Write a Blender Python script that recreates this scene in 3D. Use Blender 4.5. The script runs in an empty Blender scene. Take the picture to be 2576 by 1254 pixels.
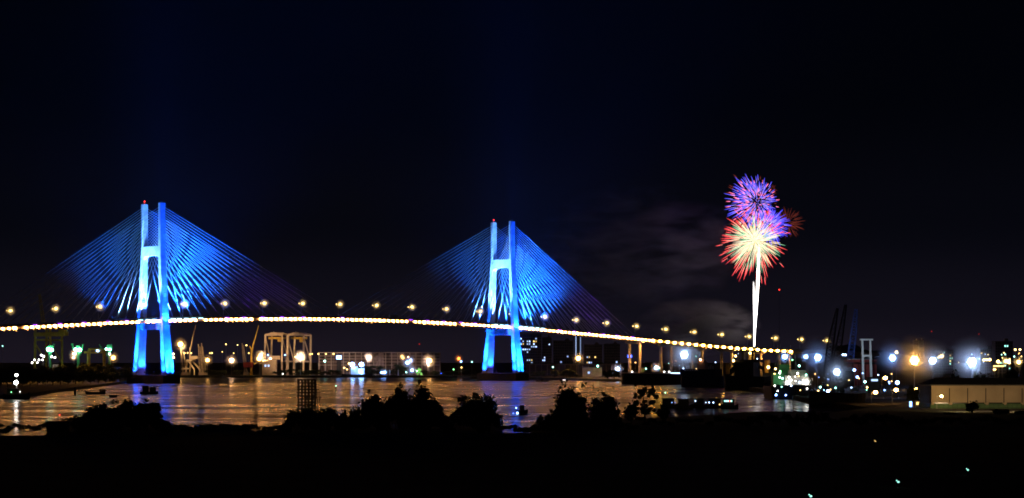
import bpy, bmesh, math, random
from mathutils import Vector, Matrix
random.seed(7)
SC = bpy.context.scene
COL = SC.collection
# ------------------------------------------------------------------ camera
F, CX, YH, H = 5900.0, 1288.0, 906.0, 19.0          # focal length in picture units (picture 2576 wide), horizon row, eye height
cam_d = bpy.data.cameras.new('camera'); cam = bpy.data.objects.new('camera', cam_d); COL.objects.link(cam)
cam.location = (0, 0, H); cam.rotation_euler = (math.radians(90), 0, 0)
cam_d.sensor_width = 36; cam_d.lens = 36 * F / 2576; cam_d.shift_y = (YH - 627) / 2576
cam_d.clip_start = 1; cam_d.clip_end = 40000
SC.camera = cam
# ------------------------------------------------------------------ sky (night, glow of the city near the horizon)
w = bpy.data.worlds.new('World'); SC.world = w; w.use_nodes = True
nt = w.node_tree; nt.nodes.clear()
tc = nt.nodes.new('ShaderNodeTexCoord'); sx = nt.nodes.new('ShaderNodeSeparateXYZ')
rp = nt.nodes.new('ShaderNodeValToRGB'); bg = nt.nodes.new('ShaderNodeBackground'); out = nt.nodes.new('ShaderNodeOutputWorld')
nt.links.new(tc.outputs['Generated'], sx.inputs[0]); nt.links.new(sx.outputs['Z'], rp.inputs[0])
cr = rp.color_ramp; cr.interpolation = 'EASE'
for pos, c in ((0.0, (.0090, .0070, .0130)), (.022, (.0046, .0041, .0080)), (.06, (.0014, .0017, .0038)), (.115, (.0002, .0006, .0020)), (.2, (.0000, .0003, .0015))):
    if pos in (0.0,): cr.elements[0].position = 0; cr.elements[0].color = (*c, 1)
    elif pos == .2: cr.elements[-1].position = pos; cr.elements[-1].color = (*c, 1)
    else:
        e = cr.elements.new(pos); e.color = (*c, 1)
nt.links.new(rp.outputs[0], bg.inputs[0]); bg.inputs[1].default_value = 1.0; nt.links.new(bg.outputs[0], out.inputs[0])
# ------------------------------------------------------------------ exposure and renderer
vs = SC.view_settings; vs.view_transform = 'Standard'; vs.look = 'None'; vs.exposure = 0; vs.gamma = 1; vs.use_curve_mapping = False
SC.render.engine = 'CYCLES'
cy = SC.cycles
cy.use_denoising = True
cy.filter_width = 1.8
cy.max_bounces = 5; cy.diffuse_bounces = 2; cy.glossy_bounces = 3; cy.transmission_bounces = 2; cy.volume_bounces = 0; cy.transparent_max_bounces = 6
cy.sample_clamp_indirect = 8; cy.sample_clamp_direct = 0
cy.caustics_reflective = False; cy.caustics_refractive = False
cy.volume_step_rate = 1.0; cy.volume_max_steps = 256

# ------------------------------------------------------------------ helpers
def P(px, py, Y):                                    # a picture position at a real distance
    return Vector(((px - CX) * Y / F, Y, H + (YH - py) * Y / F))
def G(px, py, z=0.0):                                # a picture position on a level surface of height z
    Y = F * (H - z) / (py - YH); return Vector(((px - CX) * Y / F, Y, z))
def link(o): COL.objects.link(o); return o
def tag(o, label=None, cat=None, group=None, kind=None):
    if label: o['label'] = label
    if cat: o['category'] = cat
    if group: o['group'] = group
    if kind: o['kind'] = kind
    return o
def thing(name, label, cat, loc=(0, 0, 0), rz=0, group=None):
    o = link(bpy.data.objects.new(name, None)); o.location = loc; o.rotation_euler = (0, 0, rz); o.empty_display_size = 1
    return tag(o, label, cat, group)
ICO = {}
def ico_data(n):
    if n not in ICO:
        bm = bmesh.new(); bmesh.ops.create_icosphere(bm, subdivisions=n, radius=1)
        bm.verts.ensure_lookup_table()
        ICO[n] = ([v.co.copy() for v in bm.verts], [tuple(v.index for v in f.verts) for f in bm.faces]); bm.free()
    return ICO[n]
class MB:
    def __init__(s): s.v = []; s.f = []; s.c = []
    def add(s, vs, fs):
        n = len(s.v); s.v += [Vector(v) for v in vs]; s.f += [tuple(i + n for i in f) for f in fs]; return s
    def box(s, x, y, z, sx, sy, sz, rz=0):           # centre x, y; bottom z
        c, k = math.cos(rz), math.sin(rz); vs = []
        for dz in (0, sz):
            for dx, dy in ((-1, -1), (1, -1), (1, 1), (-1, 1)):
                a, b = dx * sx / 2, dy * sy / 2; vs.append((x + a * c - b * k, y + a * k + b * c, z + dz))
        return s.add(vs, [(3, 2, 1, 0), (4, 5, 6, 7), (0, 1, 5, 4), (1, 2, 6, 5), (2, 3, 7, 6), (3, 0, 4, 7)])
    def bar(s, p, q, a, b=None, a2=None, b2=None):   # square beam from p to q
        p, q = Vector(p), Vector(q); b = b or a; a2 = a2 or a; b2 = b2 or b
        d = (q - p).normalized(); u = d.cross(Vector((0, 0, 1)))
        u = Vector((1, 0, 0)) if u.length < 1e-3 else u.normalized()
        w_ = u.cross(d).normalized(); vs = []
        for o_, h1, h2 in ((p, a / 2, b / 2), (q, a2 / 2, b2 / 2)):
            for i, j in ((-1, -1), (1, -1), (1, 1), (-1, 1)): vs.append(o_ + u * (i * h1) + w_ * (j * h2))
        return s.add(vs, [(3, 2, 1, 0), (4, 5, 6, 7), (0, 1, 5, 4), (1, 2, 6, 5), (2, 3, 7, 6), (3, 0, 4, 7)])
    def tube(s, p, q, r, r2=None, n=6):
        p, q = Vector(p), Vector(q); r2 = r if r2 is None else r2
        d = (q - p).normalized(); u = d.cross(Vector((0, 0, 1)))
        u = Vector((1, 0, 0)) if u.length < 1e-3 else u.normalized()
        w_ = u.cross(d).normalized(); vs = []
        for o_, rr in ((p, r), (q, r2)):
            for i in range(n):
                a = 2 * math.pi * i / n; vs.append(o_ + u * (rr * math.cos(a)) + w_ * (rr * math.sin(a)))
        fs = [(i, (i + 1) % n, n + (i + 1) % n, n + i) for i in range(n)] + [tuple(range(n - 1, -1, -1)), tuple(range(n, 2 * n))]
        return s.add(vs, fs)
    def ball(s, x, y, z, rx, ry=None, rz=None, n=1):
        ry = ry or rx; rz = rz or rx; v, f = ico_data(n)
        return s.add([(x + a.x * rx, y + a.y * ry, z + a.z * rz) for a in v], f)
    def loft(s, rings, closed=True, caps=True):
        n = len(rings[0]); base = []
        for r in rings: base += r
        fs = []
        for k in range(len(rings) - 1):
            for i in range(n if closed else n - 1):
                j = (i + 1) % n; fs.append((k * n + i, k * n + j, (k + 1) * n + j, (k + 1) * n + i))
        if caps: fs += [tuple(range(n - 1, -1, -1)), tuple((len(rings) - 1) * n + i for i in range(n))]
        return s.add(base, fs)
    def lattice(s, p, q, w1, w2, n, t, up=(0, 0, 1)):  # lattice boom
        p, q = Vector(p), Vector(q); d = (q - p).normalized(); u = d.cross(Vector(up))
        u = Vector((1, 0, 0)) if u.length < 1e-3 else u.normalized(); k = u.cross(d).normalized()
        def c(i, tt): ww = w1 + (w2 - w1) * tt; return p + (q - p) * tt + u * ((-1, 1, 1, -1)[i] * ww / 2) + k * ((-1, -1, 1, 1)[i] * ww / 2)
        for i in range(4): s.bar(c(i, 0), c(i, 1), t)
        for j in range(n):
            for i in range(4):
                a, b = (i, (i + 1) % 4) if j % 2 else ((i + 1) % 4, i)
                s.bar(c(a, j / n), c(b, (j + 1) / n), t * .6)
        return s
    def build(s, name, mat, parent=None, world=False, smooth=False):
        me = bpy.data.meshes.new(name); off = Vector(parent.location) if (parent is not None and world) else Vector((0, 0, 0))
        me.from_pydata([tuple(v - off) for v in s.v], [], s.f); me.update()
        if mat: me.materials.append(mat)
        if smooth:
            for p in me.polygons: p.use_smooth = True
        o = link(bpy.data.objects.new(name, me)); o.parent = parent
        return o
def copy_tree(o, parent=None):
    c = link(o.copy()); c.parent = parent
    for ch in list(o.children):
        copy_tree(ch, c)
    return c

M = {}
def mat(name, col, rough=.7, metal=0, var=.25, scale=.3, bump=.0, spec=.3):
    if name in M: return M[name]
    m = bpy.data.materials.new(name); m.use_nodes = True; n = m.node_tree; b = n.nodes['Principled BSDF']
    b.inputs['Roughness'].default_value = rough; b.inputs['Metallic'].default_value = metal; b.inputs['Specular IOR Level'].default_value = spec
    t = n.nodes.new('ShaderNodeTexNoise'); t.inputs['Scale'].default_value = scale; t.inputs['Detail'].default_value = 5
    tcn = n.nodes.new('ShaderNodeTexCoord'); n.links.new(tcn.outputs['Object'], t.inputs['Vector'])
    r = n.nodes.new('ShaderNodeValToRGB'); r.color_ramp.elements[0].position = .3; r.color_ramp.elements[1].position = .72
    r.color_ramp.elements[0].color = (*[c * (1 - var) for c in col], 1); r.color_ramp.elements[1].color = (*[min(1, c * (1 + var)) for c in col], 1)
    n.links.new(t.outputs[0], r.inputs[0]); n.links.new(r.outputs[0], b.inputs['Base Color'])
    if bump:
        bp = n.nodes.new('ShaderNodeBump'); bp.inputs['Strength'].default_value = bump; n.links.new(t.outputs[0], bp.inputs['Height']); n.links.new(bp.outputs[0], b.inputs['Normal'])
    M[name] = m; return m
def emit(name, col, L, sampling='AUTO'):
    if name in M: return M[name]
    m = bpy.data.materials.new(name); m.use_nodes = True; n = m.node_tree; n.nodes.clear()
    e = n.nodes.new('ShaderNodeEmission'); e.inputs[0].default_value = (*col, 1); e.inputs[1].default_value = L
    o = n.nodes.new('ShaderNodeOutputMaterial'); n.links.new(e.outputs[0], o.inputs[0])
    m.cycles.emission_sampling = sampling
    M[name] = m; return m
CONC = mat('tower_concrete', (.40, .40, .39), .85, var=.3, scale=.22)
DECKC = mat('deck_concrete', (.36, .34, .31), .8, var=.12, scale=.12)
CABLE = mat('cable_sheath', (.5, .5, .5), .5, var=.05, spec=.2)
STEEL = mat('galvanised_steel', (.35, .36, .37), .5, .3, var=.15)
DARK = mat('dark_steel', (.02, .021, .026), .6, 0, spec=.15)
YEL = mat('crane_yellow', (.55, .36, .05), .55, 0, var=.2)
BEIGE = mat('crane_cream', (.50, .40, .27), .6, 0, var=.15)
GREEN = mat('crane_green', (.08, .35, .14), .55)
RED = mat('hull_red', (.30, .035, .03), .6)
BLUEP = mat('boom_blue', (.06, .12, .40), .55)
WHITE = mat('white_paint', (.72, .72, .70), .5, var=.08)
WALLB = mat('warehouse_wall', (.45, .36, .25), .85, var=.22, scale=.12)
GREENW = mat('green_sheet', (.10, .20, .09), .7)
ROOFD = mat('roof_sheet', (.05, .05, .055), .6)
BLDG = mat('far_building', (.20, .18, .18), .85)
HULL = mat('dark_hull', (.012, .014, .022), .6, spec=.1)
TIMBER = mat('weathered_timber', (.06, .045, .03), .9)
GLASSD = mat('dark_glass', (.02, .025, .03), .15, spec=.5)
LEAF = mat('foliage', (.04, .055, .025), .8, var=.5, scale=1.2, spec=.05)
BARK = mat('bark', (.06, .045, .03), .9)
GRND = mat('soil_and_grass', (.035, .042, .022), .95, var=.5, scale=.06)
YARD = mat('yard_asphalt', (.055, .052, .05), .9, var=.3, scale=.08)
FASCIA = mat('fascia_concrete', (.40, .35, .29), .8, var=.12, scale=.2)
# lamp colours
CW = {'warm': (1, .48, .12), 'peach': (1, .55, .28), 'white': (1, .95, .88), 'blue': (.22, .42, 1), 'cold': (.42, .60, 1), 'teal': (.35, 1, .80),
      'red': (1, .03, .02), 'yellow': (1, .62, .18), 'deepblue': (.03, .10, 1), 'green': (.25, 1, .35), 'orange': (1, .22, .03)}
def halo(t, x, y, z, r, c, L, size=4.0, gain=.5):        # added scattering ball standing in for lens bloom round a lamp, thinning outwards
    d = 16 * gain / (r * L); k = 'bloom_air_%d' % round(math.log(d) * 4)
    if k not in M:
        m_ = bpy.data.materials.new(k); m_.use_nodes = True; n_ = m_.node_tree; n_.nodes.clear()
        v_ = n_.nodes.new('ShaderNodeVolumeScatter'); v_.inputs['Color'].default_value = (1, 1, 1, 1)
        c_ = n_.nodes.new('ShaderNodeTexCoord'); g_ = n_.nodes.new('ShaderNodeTexGradient'); g_.gradient_type = 'SPHERICAL'
        p_ = n_.nodes.new('ShaderNodeMath'); p_.operation = 'POWER'; p_.inputs[1].default_value = 2.0
        q_ = n_.nodes.new('ShaderNodeMath'); q_.operation = 'MULTIPLY'; q_.inputs[1].default_value = d
        n_.links.new(c_.outputs['Object'], g_.inputs[0]); n_.links.new(g_.outputs['Fac'], p_.inputs[0]); n_.links.new(p_.outputs[0], q_.inputs[0]); n_.links.new(q_.outputs[0], v_.inputs['Density'])
        o_ = n_.nodes.new('ShaderNodeOutputMaterial'); n_.links.new(v_.outputs[0], o_.inputs['Volume']); M[k] = m_
    if k not in HALO:
        o = MB().ball(0, 0, 0, 1, n=2).build('light_halo', M[k], t); HALO[k] = o.data
    else: o = link(bpy.data.objects.new('light_halo', HALO[k])); o.parent = t
    o.location = (x, y, z); o.scale = (r * size,) * 3; o['kind'] = 'stuff'; return o
HALO = {}
def lm(c, L): return emit('lamp_%s_%d' % (c, L), CW[c], L)

# ------------------------------------------------------------------ water and land
def struct(name, o): o['kind'] = 'structure'; return o
W_LO, W_HI, W_B, W_F0, W_F1 = .15, .42, .045, .25, .95
m = bpy.data.materials.new('river_water'); m.use_nodes = True; n = m.node_tree; n.nodes.clear()
tcn = n.nodes.new('ShaderNodeTexCoord')
mp = n.nodes.new('ShaderNodeMapping'); mp.inputs['Scale'].default_value = (.3, 1, 1); n.links.new(tcn.outputs['Object'], mp.inputs[0])
def wnoise(sc, det, ro):
    t_ = n.nodes.new('ShaderNodeTexNoise'); t_.inputs['Scale'].default_value = sc; t_.inputs['Detail'].default_value = det; t_.inputs['Roughness'].default_value = ro
    n.links.new(mp.outputs[0], t_.inputs['Vector']); return t_
def wrange(src, a, b_, c, d_):
    r_ = n.nodes.new('ShaderNodeMapRange'); r_.inputs[1].default_value = a; r_.inputs[2].default_value = b_; r_.inputs[3].default_value = c; r_.inputs[4].default_value = d_
    n.links.new(src, r_.inputs[0]); return r_.outputs[0]
patch = wnoise(.020, 6, .66); swell = wnoise(.022, 3, .5)                      # wind-ruffled patches and long swells
bp = n.nodes.new('ShaderNodeBump'); bp.inputs['Strength'].default_value = W_B; bp.inputs['Distance'].default_value = 1.0; n.links.new(swell.outputs[0], bp.inputs['Height'])
bs = []
for ro in (W_LO, W_HI):
    p_ = n.nodes.new('ShaderNodeBsdfPrincipled'); p_.inputs['Base Color'].default_value = (.008, .009, .009, 1); p_.inputs['IOR'].default_value = 1.33; p_.inputs['Roughness'].default_value = ro
    n.links.new(bp.outputs[0], p_.inputs['Normal']); bs.append(p_)
mxs = n.nodes.new('ShaderNodeMixShader'); n.links.new(wrange(patch.outputs[0], .38, .62, W_F0, W_F1), mxs.inputs[0]); n.links.new(bs[0].outputs[0], mxs.inputs[1]); n.links.new(bs[1].outputs[0], mxs.inputs[2])
wout = n.nodes.new('ShaderNodeOutputMaterial'); n.links.new(mxs.outputs[0], wout.inputs[0])
WATER = m
wo = MB().add([(-3000, -400, 0), (3000, -400, 0), (3000, 3200, 0), (-3000, 3200, 0)], [(0, 1, 2, 3)]).build('river_water', WATER); tag(wo, kind='structure')
def slab(name, pts, z, mt, depth=6):
    n_ = len(pts); mb = MB()
    mb.add([(p[0], p[1], z) for p in pts] + [(p[0], p[1], z - depth) for p in pts],
           [tuple(range(n_))] + [(i, i + n_, (i + 1) % n_ + n_, (i + 1) % n_) for i in range(n_)])
    o = mb.build(name, mt); o['kind'] = 'structure'; return o
far = [G(p, q) for p, q in ((-500, 950), (1150, 950.5), (1185, 953), (1345, 955), (1560, 961), (1700, 966), (1835, 974), (1950, 994), (2010, 1010), (2080, 1024), (2190, 1040))]
near = [G(p, q) for p, q in ((2100, 1052), (1960, 1050), (1870, 1052), (1760, 1062), (1600, 1072), (1420, 1074), (1348, 1076), (1334, 1112), (1266, 1112), (1256, 1074), (1000, 1072), (722, 1074), (692, 1104), (442, 1104), (424, 1076), (142, 1078), (112, 1118), (-160, 1120))]
pts = [(v.x, v.y) for v in far] + [(v.x, v.y) for v in near] + [(-700, near[-1].y + 20), (-700, -300), (2500, -300), (9000, 14000), (-9000, 14000), (-2500, 2540)]
slab('ground', pts, 2.0, GRND)
lb = [G(p, q) for p, q in ((-400, 1024), (-60, 1006), (80, 998), (140, 988), (240, 975), (322, 964))]
slab('left_bank_ground', [(v.x, v.y) for v in lb] + [(-312, 1990), (-330, 2200), (-1500, 2400), (-1500, 1000)], 1.6, GRND)
yard = [G(p, q, 2) for p, q in ((2090, 1012), (2180, 1026), (2700, 1046), (2760, 960), (2120, 948), (2060, 962))]
yo = MB().add([(v.x, v.y, 2.01) for v in yard], [tuple(range(len(yard)))]).build('yard_pavement', YARD); yo['kind'] = 'structure'

# ------------------------------------------------------------------ the bridge
U = Vector((.745, .667, 0)); V = Vector((.667, -.745, 0)); T0 = Vector((-291.6, 1906, 0))
def B(s, v, z): p = T0 + U * s + V * v; return Vector((p.x, p.y, z))
def s_of(px, v):
    r = (px - CX) / F; p = T0 + V * v
    return (r * p.y - p.x) / (U.x - r * U.y)
tab = []
for px, py in ((6, 830), (150, 824), (287, 818), (410, 812.5), (560, 808), (757, 805.5), (883, 806.5), (989, 810), (1103, 816), (1200, 822.4), (1330, 832), (1541, 851.7), (1628.5, 859.5), (1721, 866.5), (1808, 875), (1895.6, 882.4), (1962, 887)):
    s = s_of(px, 14.4); Y = (T0 + U * s + V * 14.4).y; tab.append((s, H + (YH - py) * Y / F))
import numpy as np
_s = np.array([a for a, _ in tab]); _z = np.array([b_ for _, b_ in tab]); _c = np.polyfit(_s / 500, _z, 4)
S_END = 905.0
def zd(s):                                            # deck surface height
    if s <= 760: return float(np.polyval(_c, s / 500)) + 2.9
    g = (float(np.polyval(_c, 760 / 500)) - float(np.polyval(_c, 740 / 500))) / 20
    return float(np.polyval(_c, 760 / 500)) + 2.9 + g * (s - 760)
bridge = thing('cable_stayed_bridge', 'long cable-stayed river bridge with two blue-lit H-shaped towers', 'bridge', B(190, 0, 0))
rings = []; par_n = []; par_f = []; s = -260.0
while s <= S_END:
    z = zd(s)
    rings.append([B(s, -13.6, z), B(s, 15.1, z), B(s, 15.3, z - .2), B(s, 15.3, z - .9), B(s, 14.0, z - 1.0), B(s, 13.8, z - 2.7), B(s, 12.0, z - 3.0), B(s, 9, z - 3.1), B(s, -9, z - 3.1), B(s, -12, z - 2.7), B(s, -14, z - 1.9), B(s, -14, z - .3)])  # near-side overhang added to shield the stays from the edge lights
    par_n.append([B(s, 13.15, z), B(s, 13.5, z), B(s, 13.45, z + 1.1), B(s, 13.2, z + 1.1)])
    par_f.append([B(s, -13.5, z), B(s, -13.15, z), B(s, -13.2, z + 1.1), B(s, -13.45, z + 1.1)])
    s += 11.65
deck = MB().loft([r[::-1] for r in rings]).build('deck', FASCIA, bridge, True)
for r in (par_n, par_f): MB().loft([q[::-1] for q in r]).build('parapet', DECKC, bridge, True)
# towers
LEG = [(7.0, 21.4, 7.2, 8.2), (45, 17.0, 4.6, 6.8), (58, 16.0, 4.1, 6.3), (104, 12.9, 3.4, 5.4), (111, 12.7, 3.2, 5.2), (146.2, 12.7, 3.1, 5.0)]
def leg_at(z):
    for a, b_ in zip(LEG, LEG[1:]):
        if a[0] <= z <= b_[0]:
            t = (z - a[0]) / (b_[0] - a[0]); return [a[i] + (b_[i] - a[i]) * t for i in range(4)]
    return LEG[-1]
def tower(s0, top):
    t = MB()                                             # the tower part itself is its pile cap
    cap = [(-27, -8), (27, -8), (27, 8), (-27, 8)]
    t.loft([[B(s0 + u, v, z) for v, u in cap] for z in (-1, 1.2)] + [[B(s0 + u * .995, v * .998, z) for v, u in cap] for z in (1.21, 6.6)] + [[B(s0 + u * .98, v * .99, z) for v, u in cap] for z in (6.8,)])
    tw = t.build('tower', mat('pile_cap', (.05, .055, .07), .9, spec=.05), bridge, True)
    for sg in (-1, 1):
        rg = []
        zz = [LEG[0][0] - .3, 14, 22, 30, 38, 45, 52, 58, 70, 82, 94, 104, 111, 120, 130, 140, top]
        for z in zz:
            _, vo, wv, lu = leg_at(min(max(z, 7), 146.2)); e = .35
            c = sg * vo
            rg.append([B(s0 + lu * a, c + wv * b_, z) for a, b_ in ((-.5, -.5 + .09), (-.5, .5 - .09), (-.5 + .05, .5), (-.08, .5), (-.06, .47), (.06, .47), (.08, .5), (.5 - .05, .5), (.5, .5 - .09), (.5, -.5 + .09), (.5 - .05, -.5), (-.5 + .05, -.5))])
        l = MB().loft([r[::-1] for r in rg]).build('leg', CONC, tw); l.data.transform(Matrix.Translation(-bridge.location))
        if sg < 0:
            l2 = MB().tube(B(s0, -12.7, top), B(s0, -12.7, top + 2), .12).ball(*B(s0, -12.7, top + 2.4), .5)
            o = l2.build('warning_light', lm('red', 9), tw); o.data.transform(Matrix.Translation(-bridge.location))
    ub = MB(); n_ = 12                                    # upper cross beam with rounded haunches
    rg = []
    for i in range(n_ + 1):
        x = -1 + 2 * i / n_; v = x * 11.4; drop = max(0, (abs(v) - 8.4) / 3.0) ** 2 * 2.6
        rg.append([B(s0 - 2.2, v, 103.6 - drop), B(s0 + 2.2, v, 103.6 - drop), B(s0 + 2.2, v, 111.2), B(s0 - 2.2, v, 111.2)])
    o = ub.loft(rg).build('cross_beam', CONC, tw); o.data.transform(Matrix.Translation(-bridge.location))
    zl = zd(s0) - 3.2
    lbm = MB().loft([[B(s0 - 3, v, zl - 5.2), B(s0 + 3, v, zl - 5.2), B(s0 + 3, v, zl), B(s0 - 3, v, zl)] for v in (-15.4, 15.4)])
    o = lbm.build('cross_beam', CONC, tw); o.data.transform(Matrix.Translation(-bridge.location))
    return tw
for s0 in (0, 380): tower(s0, 146)
# stay cables
NC = 18
for s0 in (0, 380):
    for sg in (-1, 1):
        for dirn in (-1, 1):
            main = (s0 == 0) == (dirn > 0)
            step = 9.75 if main else 8.35
            for k in range(NC):
                sd = s0 + dirn * (18.5 + step * k); zt = 108.6 + 2.0 * k
                _, vo, wv, lu = leg_at(zt)
                MB().tube(B(s0 + dirn * lu * .5, sg * vo, zt), B(sd, sg * 12.9, zd(sd) + .2), .15, .15, 5).build('stay_cable', CABLE, bridge, True, smooth=True)
# lights under the deck edge
rnd = random.Random(3)
DOWN = 750
UL = MB(); UL.loft([[Vector((x, y * k, z * k)) for y, z in ((0, -.55), (0, .62), (-.38, .46), (-.5, 0), (-.38, -.42))] for x, k in ((-1.0, .5), (-.65, 1), (.65, 1), (1.0, .5))])
HS = MB().box(0, 0, -.585, 1.9, 1.0, .07).box(-.98, 0, -1.5, .06, 1.0, .91).box(.98, 0, -1.5, .06, 1.0, .91).box(0, .12, -.2, .9, .2, .4).box(0, .55, -.12, .25, .7, .24)  # top plate and end fins added to shield stays and towers
ul_me = {}; hs_o = HS.build('edge_floodlight', mat('lamp_housing', (.08, .08, .09), .5, .4), bridge)
for nm, c, L in (('a', (1, .42, .12), 55), ('b', (1, .46, .07), 150)):
    ul_me[nm] = UL.build('lens', emit('edge_light_' + nm, c, L), hs_o)
dl_o = MB().add([(-.8, -.40, -.60), (.8, -.40, -.60), (.8, .40, -.60), (-.8, .40, -.60)], [(3, 2, 1, 0)]).build('down_light', emit('edge_down_light', (1, .40, .08), DOWN), hs_o)
ang = math.atan2(U.y, U.x); s = -186.0; i = 0
n_edge = 0
while s < 764:
    via = s > 560
    skip = min(abs(s), abs(s - 380)) < 3.4 or (not via) and s < 330 and (i % 11 == 0) and rnd.random() < .7
    if not skip:
        k = 'b' if via else 'a'
        o = hs_o if n_edge == 0 else link(hs_o.copy()); o.parent = bridge
        l_ = ul_me[k] if (n_edge == 0 and k == 'a') else link(ul_me[k].copy()); l_.parent = o; n_edge += 1
        if min(abs(s), abs(s - 380)) > 58 and (not via or n_edge % 4 == 0): d_ = link(dl_o.copy()); d_.parent = o
        o.rotation_euler = (0, 0, ang); sc_ = 1.6 if via else rnd.uniform(1.1, 1.55); o.scale = (sc_, sc_, sc_)
        o.location = B(s, 14.85, zd(s) - 1.85) - bridge.location
    s += 10.0 if via else 5.05; i += 1
bpy.data.objects.remove(ul_me['b']); bpy.data.objects.remove(dl_o)
# violet anchor lights and floodlit cyan patches, put in as glowing bars
vm = emit('violet_fixture', (.36, .06, 1), 2.6); cm = emit('cyan_glow', (.45, .85, 1), 4.0)
def fix(s, L_, mt): 
    z = zd(s); o = MB().bar(B(s - L_ / 2, 15.5, z - .3), B(s + L_ / 2, 15.5, z - .3), .3, .75).build('parapet_glow', mt, bridge, True)
for s in (-118, -96, -74, -52, -35, 62, 79, 98, 118, 140, 182, 258, 277, 296, 316, 333, 437, 456, 475, 494, 512, 533): fix(s, 3.6, vm)
for s0 in (0, 380):
    for d in (-22, -15, -9, 9, 15, 22, 29, 36): fix(s0 + d, 4.2, cm)
# viaduct piers
s = 551.0
while s < S_END:
    z = zd(s) - 3.12; p = MB()
    p.loft([[B(s - 1.3, v, z - 2.2 if abs(v) < 9 else z - 1.2), B(s + 1.3, v, z - 2.2 if abs(v) < 9 else z - 1.2), B(s + 1.3, v, z), B(s - 1.3, v, z)] for v in (-12, -8.5, 8.5, 12)])
    for v in (-7, 7):
        p.loft([[B(s + math.cos(a) * 1.25, v + math.sin(a) * 1.6, zz) for a in [k * math.pi / 4 for k in range(8)]] for zz in (1.5, z - 2.1)])
    p.build('pier', DECKC, bridge, True); s += 43.5
# floodlights of the towers
def spot(name, loc, target, power, angle, col=(.035, .21, 1), blend=.6, radius=.4, parent=bridge):
    l = bpy.data.lights.new(name, 'SPOT'); l.energy = power; l.spot_size = math.radians(angle); l.spot_blend = blend; l.color = col; l.shadow_soft_size = radius
    o = link(bpy.data.objects.new(name, l)); o.location = Vector(loc) - parent.location; o.parent = parent
    o.rotation_euler = (Vector(target) - Vector(loc)).to_track_quat('-Z', 'Y').to_euler(); return o
HOUS = mat('lamp_housing', (.08, .08, .09), .5, .4)
def fixture(loc, target, **k):
    loc = Vector(loc); d = (Vector(target) - loc).normalized()
    MB().bar(loc - d * 1.5, loc - d * .4, 1.1, 1.1, 1.3, 1.3).build('floodlight_housing', HOUS, bridge, True)
    spot('floodlight_beam', loc, target, **k)
CYAN = (.16, .46, 1)
for s0, d in ((0, 1), (380, 1)):
    for k in ((49, 89, 129) if s0 == 0 else (69, 109, 146)):
        fixture(B(s0 + d * k, 6.0, zd(s0 + d * k) + 1.2), B(s0 + d * (k - 2), 11.6, zd(s0) + 35), power=6.5e4, angle=115, blend=1, col=(.10, .015, 1))      # violet wash on the outer stays
for s0 in (0, 380):
    zb = zd(s0)
    for sg in (-1, 1):
        for d in (-1, 1):
            pw = 8e6 if d > 0 else 2.5e6
            fixture(B(s0 + d * 6.5, sg * 11.0, zb + 1.5), B(s0 + d * 36, sg * 13.2, zb + 72), power=pw, angle=80, blend=1, col=(.008, .12, 1))      # stays
            fixture(B(s0 + d * 5.5, sg * 8.0, zb + 1.6), B(s0 + d * 60, sg * 13, zb + 22), power=1.6e5 if d > 0 else 6e4, angle=84, blend=1, col=(.008, .13, 1))
            fixture(B(s0 + d * 38, sg * 3.0, zb + 1.4), B(s0 + d * 46, sg * 12.5, zb + 50), power=2.2e6 if d > 0 else 7e5, angle=96, blend=1, col=(.008, .12, 1))  # extra flood added to even out the light on the upper stays
            fixture(B(s0 + d * 24, sg * 11.6, zb + 1.4), B(s0, sg * 13.0, zb + 70), power=1.2e6 if d < 0 else 6e5, angle=58, col=CYAN)  # leg faces
            fixture(B(s0 + d * 7.3, sg * 21, 7.6), B(s0 + d * 3.3, sg * 17.2, 45), power=8.0e6, angle=27, blend=1, col=(.003, .07, 1))          # lower legs
            fixture(B(s0 + d * 7.3, sg * 22, 7.6), B(s0 + d * 3.6, sg * 20, 20), power=1.2e5, angle=90, blend=1, col=(.003, .09, 1))
        fixture(B(s0, sg * 22.5, zb - 3.5), B(s0, sg * 15, zb + 10), power=1.2e5, angle=80, col=(.008, .15, 1))                                                 # outer faces
        fixture(B(s0, sg * 24.5, zb - 3.5), B(s0, sg * 13.5, 118), power=2.4e6, angle=24, col=(.006, .06, 1))
        for uu in (-2.2, 2.2):
            fixture(B(s0 + uu, sg * 26.6, 7.6), B(s0 + uu * .8, sg * 19.4, 43), power=4.0e6, angle=34, blend=1, col=(.003, .07, 1))
            fixture(B(s0 + uu, sg * 26.4, 7.6), B(s0 + uu * .8, sg * 23, 20), power=7e4, angle=90, blend=1, col=(.003, .09, 1))
    fixture(B(s0, -9, 7.6), B(s0, -19, 30), power=5.5e5, angle=80, blend=1, col=(.002, .05, 1))                                             # inner face and lower beam
    fixture(B(s0 - 5, 4, 7.6), B(s0 - 3, 2, zb - 5), power=6e5, angle=60, blend=1, col=(.002, .05, 1))
    for v_ in (-13, 0, 13): fixture(B(s0 - 7, v_, 8.8), B(s0, v_ + 2, 6.8), power=9e3, angle=120, blend=1, col=(.003, .06, 1))                # wash on the pile cap
    for sg in (-1, 1): fixture(B(s0, sg * 12.7, 148), B(s0, sg * 13.5, 260), power=5.5e6, angle=26, blend=1, col=(.003, .05, 1))             # lamps added on the tower tops for the glow of floodlight spill
    fixture(B(s0 - 16, 0, zb + 1.2), B(s0, 0, 108), power=1.1e6, angle=40, col=CYAN)                                                        # upper beam
    fixture(B(s0 - 7, 5, zb + 1.2), B(s0 - .5, -13, 88), power=7e5, angle=56, col=CYAN)                                                   # inner face
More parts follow.
